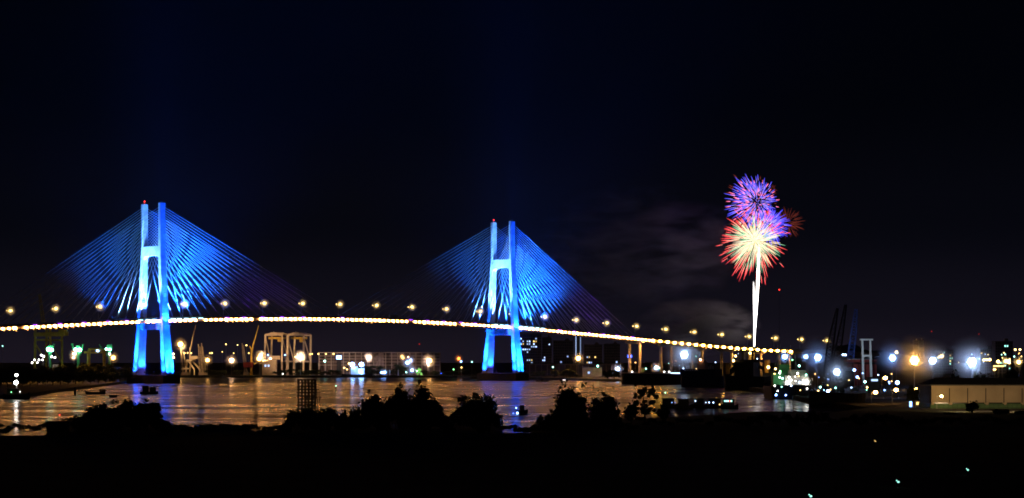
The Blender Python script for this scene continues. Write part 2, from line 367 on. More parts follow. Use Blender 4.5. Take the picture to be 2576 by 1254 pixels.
# street lamps of the bridge
ORD = ['first', 'second', 'third', 'fourth', 'fifth', 'sixth', 'seventh', 'eighth', 'ninth', 'tenth', 'eleventh', 'twelfth']
def bridge_lamp(s, label):
    z = zd(s); t = thing('street_lamp', label, 'street lamp', B(s, 0, z), ang, 'street lamps along the bridge')
    MB().tube((0, 0, 0), (0, 0, 11), .16, .10).build('pole', STEEL, t)
    MB().tube((0, 0, 10.8), (0, -2.2, 11.7), .08).tube((0, 0, 10.8), (0, 2.2, 11.7), .08).build('arm', STEEL, t)
    MB().ball(0, -2.6, 11.6, 1.35, 1.35, 1.1, n=2).build('lamp_globe', lm('yellow', 12), t)
    MB().ball(0, 2.6, 11.6, .6, .6, .5).build('lamp_globe', lm('yellow', 8), t)
    halo(t, 0, -2.6, 11.6, 1.2, 'yellow', 12, 4.2, .9)
ks = list(range(-4, 21))
for k in ks:
    s = 28.7 + 40.2 * k
    if s < 0: lab = 'twin-arm street lamp on the bridge, %s from the left tower towards the left' % ORD[[28.7 + 40.2 * j for j in range(-1, -6, -1)].index(s)]
    elif s < 380: lab = 'twin-arm street lamp on the bridge between the towers, %s from the left tower' % ORD[k]
    else:
        lab = 'twin-arm street lamp on the bridge, %s past the right tower' % ORD[min(k - 9, 11)]
    bridge_lamp(s, lab)
# truck on the deck
ts = 244; tr = thing('truck', 'grey box truck crossing the bridge near the middle of the main span', 'truck', B(ts, 9, zd(ts)), ang)
MB().box(-1, 0, 1.1, 8, 2.5, 2.9).build('cargo_box', STEEL, tr); MB().box(4.4, 0, .7, 2.2, 2.4, 2.4).build('cab', WHITE, tr)
for x in (-3.6, -2.4, 4.2):
    for y in (-1.1, 1.1): MB().tube((x, y - .15, .5), (x, y + .15, .5), .5, n=10).build('wheel', DARK, tr)

# ================================================================== the port and the far bank
def at(px0, Y, zg=2.0):
    base = Vector(((px0 - CX) * Y / F, Y, zg))
    return base, (lambda px, py, dy=0.0: P(px, py, Y) + Vector((0, dy, 0)) - base)
def gpy(Y, z=2.0): return YH + (H - z) * F / Y          # picture row of the ground at distance Y
def lamp(px, py, Y, c, r, L, label, group=None, style='post', zg=2.0, name=None):
    top = P(px, py, Y); hgt = top.z - zg; L = max(5, round(L * .38)); r *= .85
    t = thing(name or {'post': 'lamp_post', 'street': 'street_lamp', 'flood': 'floodlight_mast'}[style], label, 'lamp', (top.x, Y, zg), 0, group)
    if style == 'post':
        MB().tube((0, .0, 0), (0, .0, hgt - r * .8), .16, .1).build('pole', STEEL, t)
        MB().ball(0, 0, hgt, r, r, r * .9, n=2).build('lamp_globe', lm(c, L), t)
    elif style == 'street':
        MB().tube((-1.6, 0, 0), (-1.6, 0, hgt + .2), .13, .09).tube((-1.6, 0, hgt + .1), (0, 0, hgt + .55), .07).build('pole', STEEL, t)
        MB().ball(0, 0, hgt, r, r, r * .8, n=2).build('lamp_globe', lm(c, L), t)
    else:
        MB().tube((0, 0, 0), (0, 0, hgt + r * 1.2), .32, .2).build('mast', STEEL, t)
        MB().bar((-r * 1.5, .2, hgt - r * .55), (r * 1.5, .2, hgt - r * .55), .25).bar((-r * 1.5, .2, hgt + r * .55), (r * 1.5, .2, hgt + r * .55), .25).build('lamp_rack', STEEL, t)
        halo(t, 0, -.5, hgt, r * 1.5, c, L, 7.0, 1.5)
        for i in range(7):
            x, z = (0, 0) if i == 6 else (math.cos(i * math.pi / 3) * 1.0, math.sin(i * math.pi / 3) * 1.0)
            MB().ball(x * r, -.5, hgt + z * r, r * .5, r * .4, r * .5, n=1).build('floodlight', lm(c, L), t)
    if style != 'flood' and r > 1.2: halo(t, 0, 0, hgt, r, c, L)
    return t
# --- hills and far lights
hl = MB(); n_ = 40
prof = [(1905 + 450 * i / n_) for i in range(n_ + 1)]
def hz(p): return 4 + 43 * math.exp(-((p - 2120) / 120) ** 2) + 16 * math.exp(-((p - 2270) / 60) ** 2)
rows = []
for k, (dy, f_) in enumerate(((-220, 0), (-140, .55), (-60, .92), (0, 1), (90, .8), (200, .3), (260, 0))):
    rows.append([Vector(((p - CX) * (4300 + dy) / F, 4300 + dy + 12 * math.sin(p * .05), 1.0 + hz(p) * f_ * (1 + .06 * math.sin(p * .09 + k)))) for p in prof])
hl.loft(rows, closed=False, caps=False); ho = hl.build('hill', GRND, None, smooth=True); ho['kind'] = 'structure'
# --- left: ship-to-shore crane
Y = 2450; base, q = at(122, Y); t = thing('ship_to_shore_crane', 'tall dim yellow quay crane with raised boom behind the bridge at far left', 'crane', base)
g = gpy(Y)
for a, dy in ((94, -10), (131, -10), (112, 12), (150, 12)): MB().bar(q(a, 826, dy), q(a - (2 if a < 120 else -1), g, dy), 2.0).build('leg', YEL, t)
MB().bar(q(90, 842, -10), q(166, 842, -10), 2.4, 4).bar(q(108, 840, 12), q(166, 840, 12), 2.4, 4).bar(q(94, 856, -10), q(131, 856, -10), 1.6).bar(q(112, 856, 12), q(150, 856, 12), 1.6).build('girder', YEL, t)
MB().bar(q(94, 866, -10), q(112, 914, 12), 1).bar(q(131, 866, -10), q(150, 914, 12), 1).bar(q(94, 826, -10), q(112, 826, 12), 1.4).bar(q(131, 826, -10), q(150, 826, 12), 1.4).build('brace', YEL, t)
MB().lattice(q(111, 826, 0), q(99.5, 739.5, 0), 3.2, 1.6, 14, .55).build('boom', YEL, t)
MB().box(*q(158, 838, 0), 8, 6, 4).build('machinery_house', YEL, t)
# moored ship with lights below it
Y = 2380; base, q = at(118, Y, 0); t = thing('cargo_ship', 'small moored cargo ship with rows of white deck lamps under the yellow quay crane', 'ship', base)
MB().loft([[Vector((x, y * b_, z)) for y, z in ((-6, 6.5), (6, 6.5), (5, 0), (-5, 0))] for x, b_ in ((-17, .2), (-13, .8), (0, 1), (13, 1), (15, .9))]).build('hull', HULL, t)
MB().box(9, 0, 6.5, 6, 9, 5).box(9, 0, 11.5, 5, 7, 3).build('deckhouse', WHITE, t)
MB().tube((-4, 0, 6.5), (-4, 0, 22), .25, .12).tube((2, 0, 6.5), (2, 0, 24), .25, .12).build('mast', STEEL, t)
for px, py, r in ((84, 913, .8), (90, 906, .8), (97, 913, .7), (101, 906, .8), (110, 906, .8), (107, 894, .9), (113, 897, 1.0), (133, 898, 1.0), (141, 900, .9)):
    MB().ball(*q(px, py, -6), r).build('deck_lamp', lm('white', 14), t)
# mobile harbour cranes
def harbour_crane(px, Y, top, label, booms, lamps, m_, w=5.0):
    base, q = at(px, Y); t = thing('harbour_crane', label, 'crane', base); g = gpy(Y)
    MB().box(0, 0, .6, 9, 8, 1.4).build('chassis', DARK, t)
    for x in (-3.4, 3.4):
        for y in (-3.2, 3.2): MB().box(x, y, 0, 1.6, 1.2, 1.4).build('wheel_bogie', DARK, t)
    hz_ = q(px, top).z
    MB().box(0, 0, 2, 2.4, 2.4, hz_ - 6).build('tower', m_, t)
    MB().box(0, 0, hz_ - 4, w, 4, 4).box(0, -.5, hz_, w * .8, 3, 1).build('cab', m_, t)
    for (x0, y0, x1, y1) in booms: MB().lattice(q(x0, y0, -1), q(x1, y1, -3), 1.5, .8, 8, .28).build('boom', m_, t)
    for (x, y, c, r, L) in lamps: MB().ball(*q(x, y, -3.6), r, n=2).build('lamp', lm(c, L), t)
    return t
harbour_crane(126, 2420, 872, 'green harbour crane with two teal lamps between the quay crane legs', [(129, 885, 138, 866)], [(123, 879.5, 'teal', 1.7, 30), (131.5, 881, 'teal', 1.7, 30)], GREEN)
harbour_crane(197, 2440, 872, 'green harbour crane with a pair of booms spread in a V', [(186, 880, 181.5, 865), (201, 896, 211, 866)], [(192, 880.5, 'teal', 1.7, 30), (202, 881, 'teal', 1.8, 30)], GREEN)
harbour_crane(276, 2460, 870, 'harbour crane with one bright green boom leaning left and a brown cab', [(270, 896, 251, 867)], [(269, 879, 'teal', 1.2, 20), (278, 880, 'teal', 1.2, 20), (277, 891, 'white', 1, 12)], GREEN, 6)
lamp(187, 890.5, 2400, 'peach', 2.1, 55, 'bright peach floodlight left of the V-boomed harbour crane', 'port lamps', 'post')
lamp(185, 900, 2395, 'peach', 1.5, 40, 'smaller peach lamp just under the bright one left of the V-boomed crane', 'port lamps', 'post')
lamp(285, 900.5, 2400, 'warm', 2.3, 60, 'bright amber lamp beside the crane with the green boom', 'port lamps', 'post')
Y = 2440; base, q = at(236, Y); t = thing('pipe_gantry', 'yellow bent-pipe loading gantry between two harbour cranes', 'gantry', base); g = gpy(Y)
for dy in (-2, 3):
    MB().tube(q(223, 912 + 30, dy), q(223, 884, dy), 1.3, n=8).tube(q(223, 884, dy), q(228, 878.5, dy), 1.3, n=8).tube(q(228, 878.5, dy), q(262, 880, dy), 1.2, n=8).tube(q(262, 880, dy), q(262, 942, dy), 1.2, n=8).build('frame', YEL, t)
MB().bar(q(213, 887, -3), q(262, 887, -3), 1.5, 2).build('walkway', YEL, t)
MB().ball(*q(246, 883, -4), .9).ball(*q(249, 883.5, -4), .8).build('lamp', lm('blue', 20), t)
lamp(6.5, 871, 2600, 'teal', .8, 14, 'lone tiny teal lamp far left under the bridge deck', None)
lamp(244, 924.5, 2000, 'orange', .7, 10, 'tiny orange lamp on the dark left bank', None, zg=1.6)
# --- between the towers: cranes
Y = 2650; g = gpy(Y); base, q = at(478, Y); t = thing('portal_crane', 'cream portal crane on splayed legs with a long thin jib rising to the deck', 'crane', base)
for dy, o_ in ((-4, 0), (5, 7)):
    MB().bar(q(472 + o_, 907, dy), q(468 + o_, g, dy), 1.9).bar(q(474 + o_, 907, dy), q(490 + o_ * 1.6, 930, dy), 1.9).bar(q(490 + o_ * 1.6, 930, dy), q(490 + o_ * 1.6, g, dy), 1.6).bar(q(470 + o_, 907, dy), q(484 + o_, 907, dy), 1.8).build('leg', BEIGE, t)
MB().bar(q(458, 928, -4), q(478, 928, -4), 2.6, 2).build('sill_beam', BEIGE, t)
MB().box(*q(488, 904.5, 0), 9.2, 6, 3.8).build('machinery_house', BEIGE, t)
MB().bar(q(478, 905, 0), q(478, 874, 0), 1.7, 1.7, 1.1, 1.1).build('king_post', BEIGE, t)
MB().bar(q(479, 880, -1), q(485, 851, -1), 1.5, 1.2, 1.3, 1).bar(q(485, 851, -1), q(492.5, 818, -1), 1.3, 1, .7, .6).build('jib', BEIGE, t)
for i, (a, b_) in enumerate(((455, 461), (462, 470))):
    Yc = 2620; base, q = at(a + 4, Yc); t = thing('lamp_derrick', ['thin cream derrick under the brightest amber lamp beside the left tower', 'second thin derrick beside the cream portal crane'][i], 'crane', base)
    MB().lattice(q(b_, gpy(Yc)), q(a, 872 + i * 14), 1.6, .8, 12, .3).build('boom', BEIGE, t); MB().box(*q(b_, gpy(Yc)), 4, 4, 3).build('base', BEIGE, t)
lamp(454, 866.5, 2615, 'warm', 3.0, 85, 'brightest amber lamp just right of the left tower', 'port lamps')
for i, (x0, y0, x1, y1) in enumerate(((499, 866, 503, 908), (503, 872, 509, 915), (507, 864, 511, 912), (509, 872, 518, 905))):
    Yc = 2640 + 8 * i; base, q = at(x1, Yc); t = thing('slim_derrick', 'slim derrick boom, %s of four standing right of the portal crane' % ORD[i], 'crane', base, 0, 'slim derricks')
    MB().lattice(q(x1, gpy(Yc) - 3), q(x0, y0), 1.4, .6, 14, .25).build('boom', BEIGE, t); MB().box(0, 0, 0, 3, 3, 3).build('base', BEIGE, t)
for i, (x0, y0, x1, y1) in enumerate(((609, 864, 616, 920), (612, 868, 622, 915))):
    Yc = 2640 + 8 * i; base, q = at(x1, Yc); t = thing('slim_derrick', ['slim derrick boom leaning left of the yellow slewing crane', 'lower slim derrick boom touching the yellow slewing crane'][i], 'crane', base, 0, 'slim derricks')
    MB().lattice(q(x1, gpy(Yc) - 3), q(x0, y0), 1.4, .6, 14, .25).build('boom', BEIGE, t); MB().box(0, 0, 0, 3, 3, 3).build('base', BEIGE, t)
Y = 2630; g = gpy(Y); base, q = at(632, Y); t = thing('slewing_crane', 'yellow slewing crane with bent jib reaching up to the bridge deck', 'crane', base)
MB().box(*q(624, 925, 0), 10, 8, 6).build('machinery_house', RED, t)
MB().bar(q(632, g, 0), q(633, 876, 0), 2.6, 2.6, 1.6, 1.6).build('mast', YEL, t)
MB().bar(q(633, 892, -1), q(637, 868, -1), 1.9, 1.5, 1.6, 1.2).bar(q(637, 868, -1), q(651, 820, -1), 1.5, 1.2, .7, .6).build('jib', YEL, t)
MB().bar(q(633, 905, 1), q(640, 918, 1), .8).bar(q(640, 918, 1), q(646, 908, 1), .8).bar(q(628, 871, 0), q(633, 880, 0), 1).build('strut', YEL, t)
# gantry cranes
def gantry(px, Y, label, w_px, top, sk, lean):
    base, q = at(px, Y); t = thing('container_gantry_crane', label, 'crane', base, 0, 'cream container gantry cranes'); g = gpy(Y)
    x0, x1 = px - w_px / 2, px + w_px / 2
    for dy, o_ in ((-9, 0), (9, sk)):
        for x, ln in ((x0, -lean), (x1, -lean * .4)): MB().bar(q(x + o_, top + 6, dy), q(x + o_ + ln, g, dy), 1.9).build('leg', BEIGE, t)
        MB().loft([[q(x0 + o_ + (x1 - x0) * a, top + 4 - b_, dy - .9), q(x0 + o_ + (x1 - x0) * a, top + 9 - b_ * .4, dy - .9), q(x0 + o_ + (x1 - x0) * a, top + 9 - b_ * .4, dy + .9), q(x0 + o_ + (x1 - x0) * a, top + 4 - b_, dy + .9)] for a, b_ in ((-.03, 0), (.2, 1.6), (.35, 4), (.65, 4), (.8, 1.6), (1.03, 0))]).build('girder', BEIGE, t)
    for x, ln in ((x0, -lean), (x1, -lean * .4)):
        MB().bar(q(x, top + 12, -9), q(x + sk + ln, g - 36, 9), 1.0).bar(q(x + ln, g - 34, -9), q(x + sk + ln, g - 34, 9), 1.4).bar(q(x, top + 7, -9), q(x + sk, top + 7, 9), 1.4).build('brace', BEIGE, t)
    MB().bar(q(x0 + 6, top + 14, 0), q(x1 + sk * .5, top + 14, 0), 5, 2.4).build('trolley_beam', YEL, t)
    MB().box(*q(px + 12, top + 24, 0), 4, 3, 3.2).build('cab', YEL, t)
    MB().tube(q(px - 2, top + 1, 0), q(px - 2, top - 3, 0), .2).build('mast', STEEL, t)
gantry(691, 2660, 'left one of the two cream container gantry cranes', 42, 837, 12, 3)
gantry(746, 2640, 'right one of the two cream container gantry cranes', 40, 837, 14, 3)
lamp(522, 906.5, 2560, 'warm', 2.3, 60, 'amber lamp right of the slim derricks', 'port lamps')
lamp(582.5, 907, 2560, 'peach', 2.7, 75, 'large peach lamp standing alone between the derricks and the yellow crane', 'port lamps')
lamp(652, 903, 2560, 'warm', 2.6, 75, 'lower of the two amber lamps at the foot of the left gantry crane', 'port lamps')
lamp(655, 896, 2600, 'warm', 2.4, 70, 'upper of the two amber lamps left of the left gantry crane', 'port lamps')
lamp(756, 897.5, 2560, 'peach', 2.7, 75, 'large peach lamp in front of the right gantry crane', 'port lamps')
lamp(744, 898.5, 2570, 'peach', 1.2, 25, 'small peach lamp beside the large one at the right gantry crane', 'port lamps')
lamp(680, 903, 2640, 'peach', 1.6, 40, 'low peach lamp between the legs of the left gantry crane', 'port lamps')
lamp(674, 893.5, 2640, 'blue', 1.0, 20, 'small bluish lamp on the left gantry crane', 'port lamps')
lamp(717, 893.5, 2640, 'blue', 1.0, 20, 'small bluish lamp between the two gantry cranes', 'port lamps')
lamp(436, 891, 2600, 'peach', 1.4, 24, 'pale lamp beside the right edge of the left tower', 'port lamps')
lamp(437, 900, 2595, 'peach', 1.3, 24, 'pale lamp under another beside the right edge of the left tower', 'port lamps')
for i, (x, y, r) in enumerate(((568.5, 866.7, 1.0), (597.7, 868.4, .8), (620, 869.3, 1.0), (528, 889, .8), (533, 888.7, 1.1), (559, 885.7, .7), (588, 889, .7), (626, 889, .9), (785, 891, 1.0), (464, 889, 1.2), (472, 888, .9), (481, 889, 1.1))):
    lamp(x, y, 3100, 'yellow', r, 18, 'tiny distant yellow street light beyond the port', 'distant street lights beyond the port')
# --- deckhouse on the quay, boats
def box_building(name, label, cat, px0, px1, top, Y, m_, depth=18, zg=2.0, roof=None, group=None, rz=0):
    base, q = at((px0 + px1) / 2, Y, zg); t = thing(name, label, cat, base, rz, group); w_ = (px1 - px0) * Y / F; h_ = q(px0, top).z
    MB().box(0, depth / 2, 0, w_, depth, h_).build('wall', m_, t)
    MB().box(0, depth / 2, h_, w_ * 1.02 + .3, depth + .6, .5).build('roof', roof or ROOFD, t)
    return t, q, w_, h_
def lit_window(t, q, px, py, wpx, hpx, c, L, dy=-.03, frame=True):
    a = q(px - wpx / 2, py + hpx / 2, dy); b_ = q(px + wpx / 2, py - hpx / 2, dy)
    return MB().box((a.x + b_.x) / 2, dy - .05, a.z, b_.x - a.x, .1, b_.z - a.z).build('window', lm(c, L), t)
t, q, w_, h_ = box_building('quay_office', 'low cream quay building with two blue-lit windows under the left gantry crane', 'building', 659, 693, 906, 2600, BEIGE)
lit_window(t, q, 667.6, 920.6, 4, 5, 'cold', 2); lit_window(t, q, 675.6, 920.6, 4, 5, 'cold', 2)
MB().box(8, 6, h_ + .5, 8, 6, 4).build('roof_room', BEIGE, t)
def boat(px, py, wpx, label, name='boat', rz=0.0, hull=None, cabin=None, hh=1.6, group=None, lamps=(), cat='boat', canopy=False, mast=0):
    Y = F * H / (py - YH); k = Y / F; L_ = wpx * k; base = Vector(((px - CX) * k, Y, 0))
    t = thing(name, label, cat, base, rz, group); b_ = L_ * .13
    MB().loft([[Vector((x * L_, y * b_ * e, z)) for y, z in ((-1, hh * u), (1, hh * u), (.8, -.3), (-.8, -.3))] for x, e, u in ((-.5, .55, 1.15), (-.42, .9, 1.0), (-.1, 1, .85), (.25, .9, .95), (.42, .45, 1.25), (.5, .06, 1.5))]).build('hull', hull or HULL, t)
    if cabin:
        x0, x1, ch = cabin
        MB().box((x0 + x1) / 2 * L_, 0, hh * .8, (x1 - x0) * L_, b_ * 1.5, ch).build('cabin', TIMBER if not canopy else DARK, t)
        MB().box((x0 + x1) / 2 * L_, 0, hh * .8 + ch, (x1 - x0) * L_ * 1.15, b_ * 1.8, .2).build('cabin_roof', ROOFD, t)
    if mast: MB().tube((0, 0, hh * .8), (0, 0, mast), .1, .06).build('mast', STEEL, t)
    for lx, ly, c, r, LL in lamps:
        pp = P(lx, ly, Y) - base; MB().ball(pp.x, -b_ * .9, pp.z, r).build('lamp', lm(c, LL), t)
    return t
boat(42, 1005, 66, 'dark working boat at the far left with a lamp mast', cabin=(-.35, .1, 3), mast=12.5, hh=2.4, lamps=((42, 963, 'white', 1.0, 45), (43, 944, 'white', .7, 25), (30, 987, 'green', .25, 6), (52, 986, 'white', .25, 6)))
boat(189, 993, 10, 'tiny dark boat end-on near the dark left bank', hh=1.4, cabin=(-.3, .3, 2.6), rz=1.2)
boat(240, 992, 50, 'long low dark sampan with a raised stern near the left bank', cabin=(-.5, -.2, 1.5), hh=1.2, rz=3.3)
boat(285, 1000, 20, 'small dark rowing boat below the long sampan', hh=1.2)
t = boat(375, 992, 46, 'dark houseboat crossing the blue reflection of the left tower', name='houseboat', cabin=(-.36, -.02, 3.4), hh=1.2)
MB().box(2.0, 0, 1.0, 3.4, 1.6, 2.8).box(2.6, 0, 3.9, 4.6, 2, .2).build('wheelhouse', TIMBER, t)
boat(725, 944, 13, 'small cream boat with a lit cabin, left one of a pair at the far quay', hull=WHITE, cabin=(-.3, .2, 2.2), lamps=((724, 938, 'yellow', 1.1, 5),), group='lit boats at the far quay')
boat(741, 944, 13, 'small cream boat with a lit cabin, right one of a pair at the far quay', hull=WHITE, cabin=(-.3, .2, 2.2), lamps=((740, 938, 'yellow', 1.1, 5),), group='lit boats at the far quay')
lamp(711.4, 941, 2540, 'white', .8, 16, 'single white lamp low on the quay left of the lit boats', None)
# --- steel frame hall
Y = 2660; base, q = at(955, Y); g = gpy(Y); t = thing('steel_frame_hall', 'huge skeletal steel frame hall with open bays behind the quay', 'building', base)
FR = mat('pale_frame', (.42, .36, .31), .7, var=.2); PANEL = mat('hall_cladding', (.12, .09, .085), .85, var=.5, scale=.12)
xs = [803 + 15.2 * i for i in range(21)]
for x in xs: MB().bar(q(x, g, -.6), q(x, 887, -.6), .8).build('post', FR, t)
for y in (887.5, 896, 903.5, 911, 919): MB().bar(q(802, y, 0), q(1108, y, 0), .5, .7).build('rail', FR, t)
for x0, x1, mm in ((941, 965, 'mural_cladding'), (981, 1045, None), (1045, 1107, None)):
    a = q(x0, g, 1.2); c = q(x1, 889, 1.2); MB().box((a.x + c.x) / 2, 1.5, 0, c.x - a.x, .4, c.z).build('cladding_panel', PANEL if not mm else mat('mural_cladding', (.30, .24, .24), .85, var=.7, scale=.35), t)
MB().box(0, 22, 0, 137, .5, 24).build('back_wall', PANEL, t)
for i, (x, y, c, r, L, lab) in enumerate(((780, 892, 'yellow', .9, 18, 'small yellow lamp left of the steel frame hall'), (801, 891, 'yellow', .9, 18, 'small yellow lamp at the corner post of the steel frame hall'), (820, 891, 'yellow', .9, 18, 'small yellow lamp in the second bay of the steel frame hall'), (839, 891, 'yellow', 1.0, 20, 'small yellow lamp in the third bay of the steel frame hall'),
    (929, 898.8, 'peach', 1.9, 30, 'pinkish lamp left of the mural on the steel frame hall'), (1011, 897, 'warm', 1.5, 30, 'upper amber lamp on the middle of the steel frame hall'), (1014, 901, 'warm', 1.5, 30, 'lower amber lamp on the middle of the steel frame hall'), (1027, 899, 'peach', 1.1, 18, 'faint peach lamp on the right half of the steel frame hall'),
    (1080, 908, 'warm', 2.9, 75, 'large amber lamp in front of the right end of the steel frame hall'), (1025, 913, 'blue', 2.2, 60, 'larger blue-white lamp of a pair before the steel frame hall'), (1033, 907, 'blue', 1.6, 45, 'smaller blue-white lamp of a pair before the steel frame hall'), (1036.5, 932, 'blue', 1.9, 50, 'blue-white lamp low on the quay under the pair'),
    (817, 909, 'teal', 1.3, 30, 'teal lamp on a tall pole left of the blue-lit ferry'), (1022, 937, 'teal', .9, 18, 'small teal lamp low on the quay'), (961, 937.5, 'blue', 1.6, 60, 'left one of two touching blue lamps on the quay'), (967.5, 937.3, 'blue', 1.7, 60, 'right one of two touching blue lamps on the quay'),
    (866, 926, 'yellow', 1.0, 24, 'yellow lamp left of the blue-lit ferry'), (873, 930, 'yellow', .9, 20, 'lower yellow lamp left of the blue-lit ferry'), (1154, 903, 'orange', 1.9, 30, 'glowing red beacon lamp on the far quay left of the right tower'), (1160, 910, 'blue', 1.2, 30, 'blue-white lamp just under the red beacon'), (1161, 925, 'yellow', 1.0, 10, 'pale yellow lamp below the red beacon'), (1187, 911, 'teal', .9, 16, 'teal lamp on the dark shed near the right tower'), (1141, 930, 'green', .9, 14, 'small green-white lamp left of the red beacon'))):
    lamp(x, y, 2600 if y < 905 else 2570, c, r, L, lab, 'port lamps')
bt = box_building('light_bar_board', 'blue-white glowing board hanging in the steel frame hall', 'sign', 847, 858, 893, 2650, DARK, 1, zg=2)
MB().box(0, -.4, bt[3] - 5, 5.4, .3, 4).build('lit_face', lm('blue', 10), bt[0])
# blue-lit ferry
Y = 2540; base, q = at(897, Y, 0); t = thing('ferry', 'blue-lit white ferry with two floodlights moored at the far quay', 'ship', base)
MB().loft([[Vector((x, y * b_, z)) for y, z in ((-5, 3.2 * u), (5, 3.2 * u), (4.4, -.5), (-4.4, -.5))] for x, b_, u in ((-16, .5, 1.3), (-12, .9, 1.1), (0, 1, 1), (12, .9, 1.1), (17, .2, 1.4))]).build('hull', HULL, t)
MB().box(-2.5, 0, 3.2, 7, 6, 8.4).box(5, 0, 3.2, 7, 6, 6.5).build('deckhouse', WHITE, t)
MB().box(-2.5, 0, 11.6, 8, 7, .4).build('roof', WHITE, t)
MB().lattice((8, 0, 3), (8, 0, 16), 1, .7, 8, .18).bar((-10, 0, 3), (-12, 0, 14), .4).build('mast', STEEL, t)
for px, py, r, L in ((887.6, 917.5, 2.1, 65), (910, 917.5, 2.2, 65), (907, 935, 1.3, 40), (911, 939, .9, 16)): MB().ball(*q(px, py, -6.2), r, n=2).build('floodlight', lm('blue', L), t)
MB().ball(*q(878, 915, -2), .9).build('lamp', lm('yellow', 14), t)
# domed green shed, quay posts, small sheds
Y = 2590; base, q = at(1055, Y); t = thing('domed_shed', 'small green-lit domed shed before the steel frame hall', 'shed', base)
MB().loft([[Vector((math.cos(a) * 3.1, y, 3 + math.sin(a) * 4.8)) for a in [math.pi * i / 10 for i in range(11)]] + [Vector((-3.1, y, 0)), Vector((3.1, y, 0))] for y in (0, 7)]).build('shell', mat('green_canvas', (.10, .45, .12), .7), t)
MB().box(0, -.1, 0, 2, .2, 2.6).build('door', DARK, t)
lamp(1049, 934, 2572, 'green', .5, 130, 'small green lamp in front of the domed shed', None)
for i, x in enumerate((945.3, 980.6, 1001.7)):
    base, q = at(x, 2570); t = thing('quay_post', 'white mooring post on the far quay, %s of three' % ORD[i], 'post', base, 0, 'white quay posts')
    MB().tube((0, 0, 0), (0, 0, 5.6), .45, n=8).build('shaft', WHITE, t); MB().ball(0, 0, 5.7, .6).build('cap', WHITE, t)
for i, (x, y) in enumerate(((1087, 945), (1112, 946))):
    t = boat(x, y, 20, ['left', 'right'][i] + ' one of two violet-lit white launches near the right tower', name='launch', hull=WHITE, cabin=(-.3, .25, 2.4), hh=2, group='launches near the right tower', lamps=((x - 2, y - 6, 'deepblue', .5, 8),))
# far bank sheds right of the right tower
t, q, w_, h_ = box_building('long_shed', 'long low dark shed with a pale roof edge behind the right tower', 'shed', 1325, 1562, 917, 2560, mat('shed_sheet', (.10, .09, .11), .8), 30)
for i in range(16): MB().box(-w_ / 2 + w_ * (i + .5) / 16, -.2, 0, .5, .4, h_).build('pilaster', FR, t)
MB().box(0, -.5, h_ - .6, w_, .5, .5).build('gutter', FR, t)
t, q, w_, h_ = box_building('lit_shed', 'small pale shed with a lit window at the waterfront right of the right tower', 'shed', 1466, 1514, 925, 2330, mat('pale_sheet', (.40, .40, .33), .8), 14)
lit_window(t, q, 1481, 938, 6, 5, 'cold', 1.2)
for i in range(5): MB().box(-w_ / 2 + w_ * i / 4, -.15, 0, .35, .3, h_).build('pilaster', FR, t)
lamp(1391, 924, 2420, 'teal', .9, 24, 'small teal-white lamp in front of the long dark shed', None)
lamp(1503.7, 921.5, 2322, 'teal', 1.1, 30, 'teal-white lamp above the small pale shed', None)
lamp(1454.8, 902, 2500, 'warm', 2.8, 80, 'large amber lamp below the tower with two lit edges', 'port lamps')
lamp(1553.5, 929, 2200, 'cold', 2.2, 80, 'bright cold-white lamp left of the long dark barge', 'port lamps')
lamp(1536, 940, 2190, 'blue', 1.3, 40, 'smaller blue lamp low beside the cold-white one left of the barge', 'port lamps')
lamp(1650.7, 925.6, 2250, 'cold', 1.9, 45, 'cold-white lamp behind the middle of the long barge', 'port lamps')
lamp(1658, 926.5, 2250, 'teal', .9, 20, 'small teal lamp touching the cold-white lamp behind the barge', 'port lamps')
lamp(1721.4, 893, 1950, 'cold', 2.4, 160, 'most brilliant cold-white floodlight under the viaduct, right of the barge', 'port lamps', 'flood')
lamp(1625, 928, 2300, 'teal', .9, 16, 'teal lamp behind the left half of the long barge', None)
t, q, w_, h_ = box_building('green_hut', 'little green-lit hut behind the long barge', 'hut', 1607, 1623, 927, 2290, GREENW, 8)
base, q = at(1584, 2450); t = thing('blue_sign', 'glowing blue rectangular sign on posts between viaduct piers', 'sign', base)
MB().bar(q(1580, gpy(2450), 0), q(1580, 900, 0), .3).bar(q(1588, gpy(2450), 0), q(1588, 900, 0), .3).build('post', DARK, t)
MB().box(0, -.3, q(0, 900).z, 4.4, .3, 2.6).build('panel', lm('deepblue', 9), t)
# apartment blocks
rw = random.Random(11)
def block(name, label, px0, px1, top, Y, cols, rows_, lit, prob=0, m_=None, c='cold', L=2.2, group='far apartment blocks'):
    t, q, w_, h_ = box_building(name, label, 'building', px0, px1, top, Y, m_ or BLDG, 20, group=group)
    cw, rh = w_ / cols, h_ / rows_
    cells = set(lit)
    for i in range(cols):
        for j in range(rows_):
            if rw.random() < prob: cells.add((i, j))
    for i in range(cols):
        for j in range(rows_):
            on = (i, j) in cells
            MB().box(-w_ / 2 + cw * (i + .5), -.06, h_ - rh * (j + .82), cw * .56, .12, rh * .5).build('window', lm(c if rw.random() < .8 else 'yellow', L if rw.random() < .6 else 1) if on else GLASSD, t)
    MB().box(w_ * .2, 8, h_ + .5, w_ * .2, 5, 3).build('roof_room', m_ or BLDG, t)
    return t
block('apartment_block', 'apartment block with many white-lit windows just right of the right tower', 1308, 1362, 842, 3300, 10, 14, [(0, 1), (1, 2), (0, 3), (1, 3), (3, 2), (4, 2), (6, 2), (3, 3), (4, 3), (6, 3), (7, 1), (7, 2), (5, 4), (6, 4), (7, 4), (3, 5), (4, 5), (1, 5), (2, 5), (0, 7), (3, 9), (4, 9), (5, 10), (5, 9), (3, 6)], L=3)
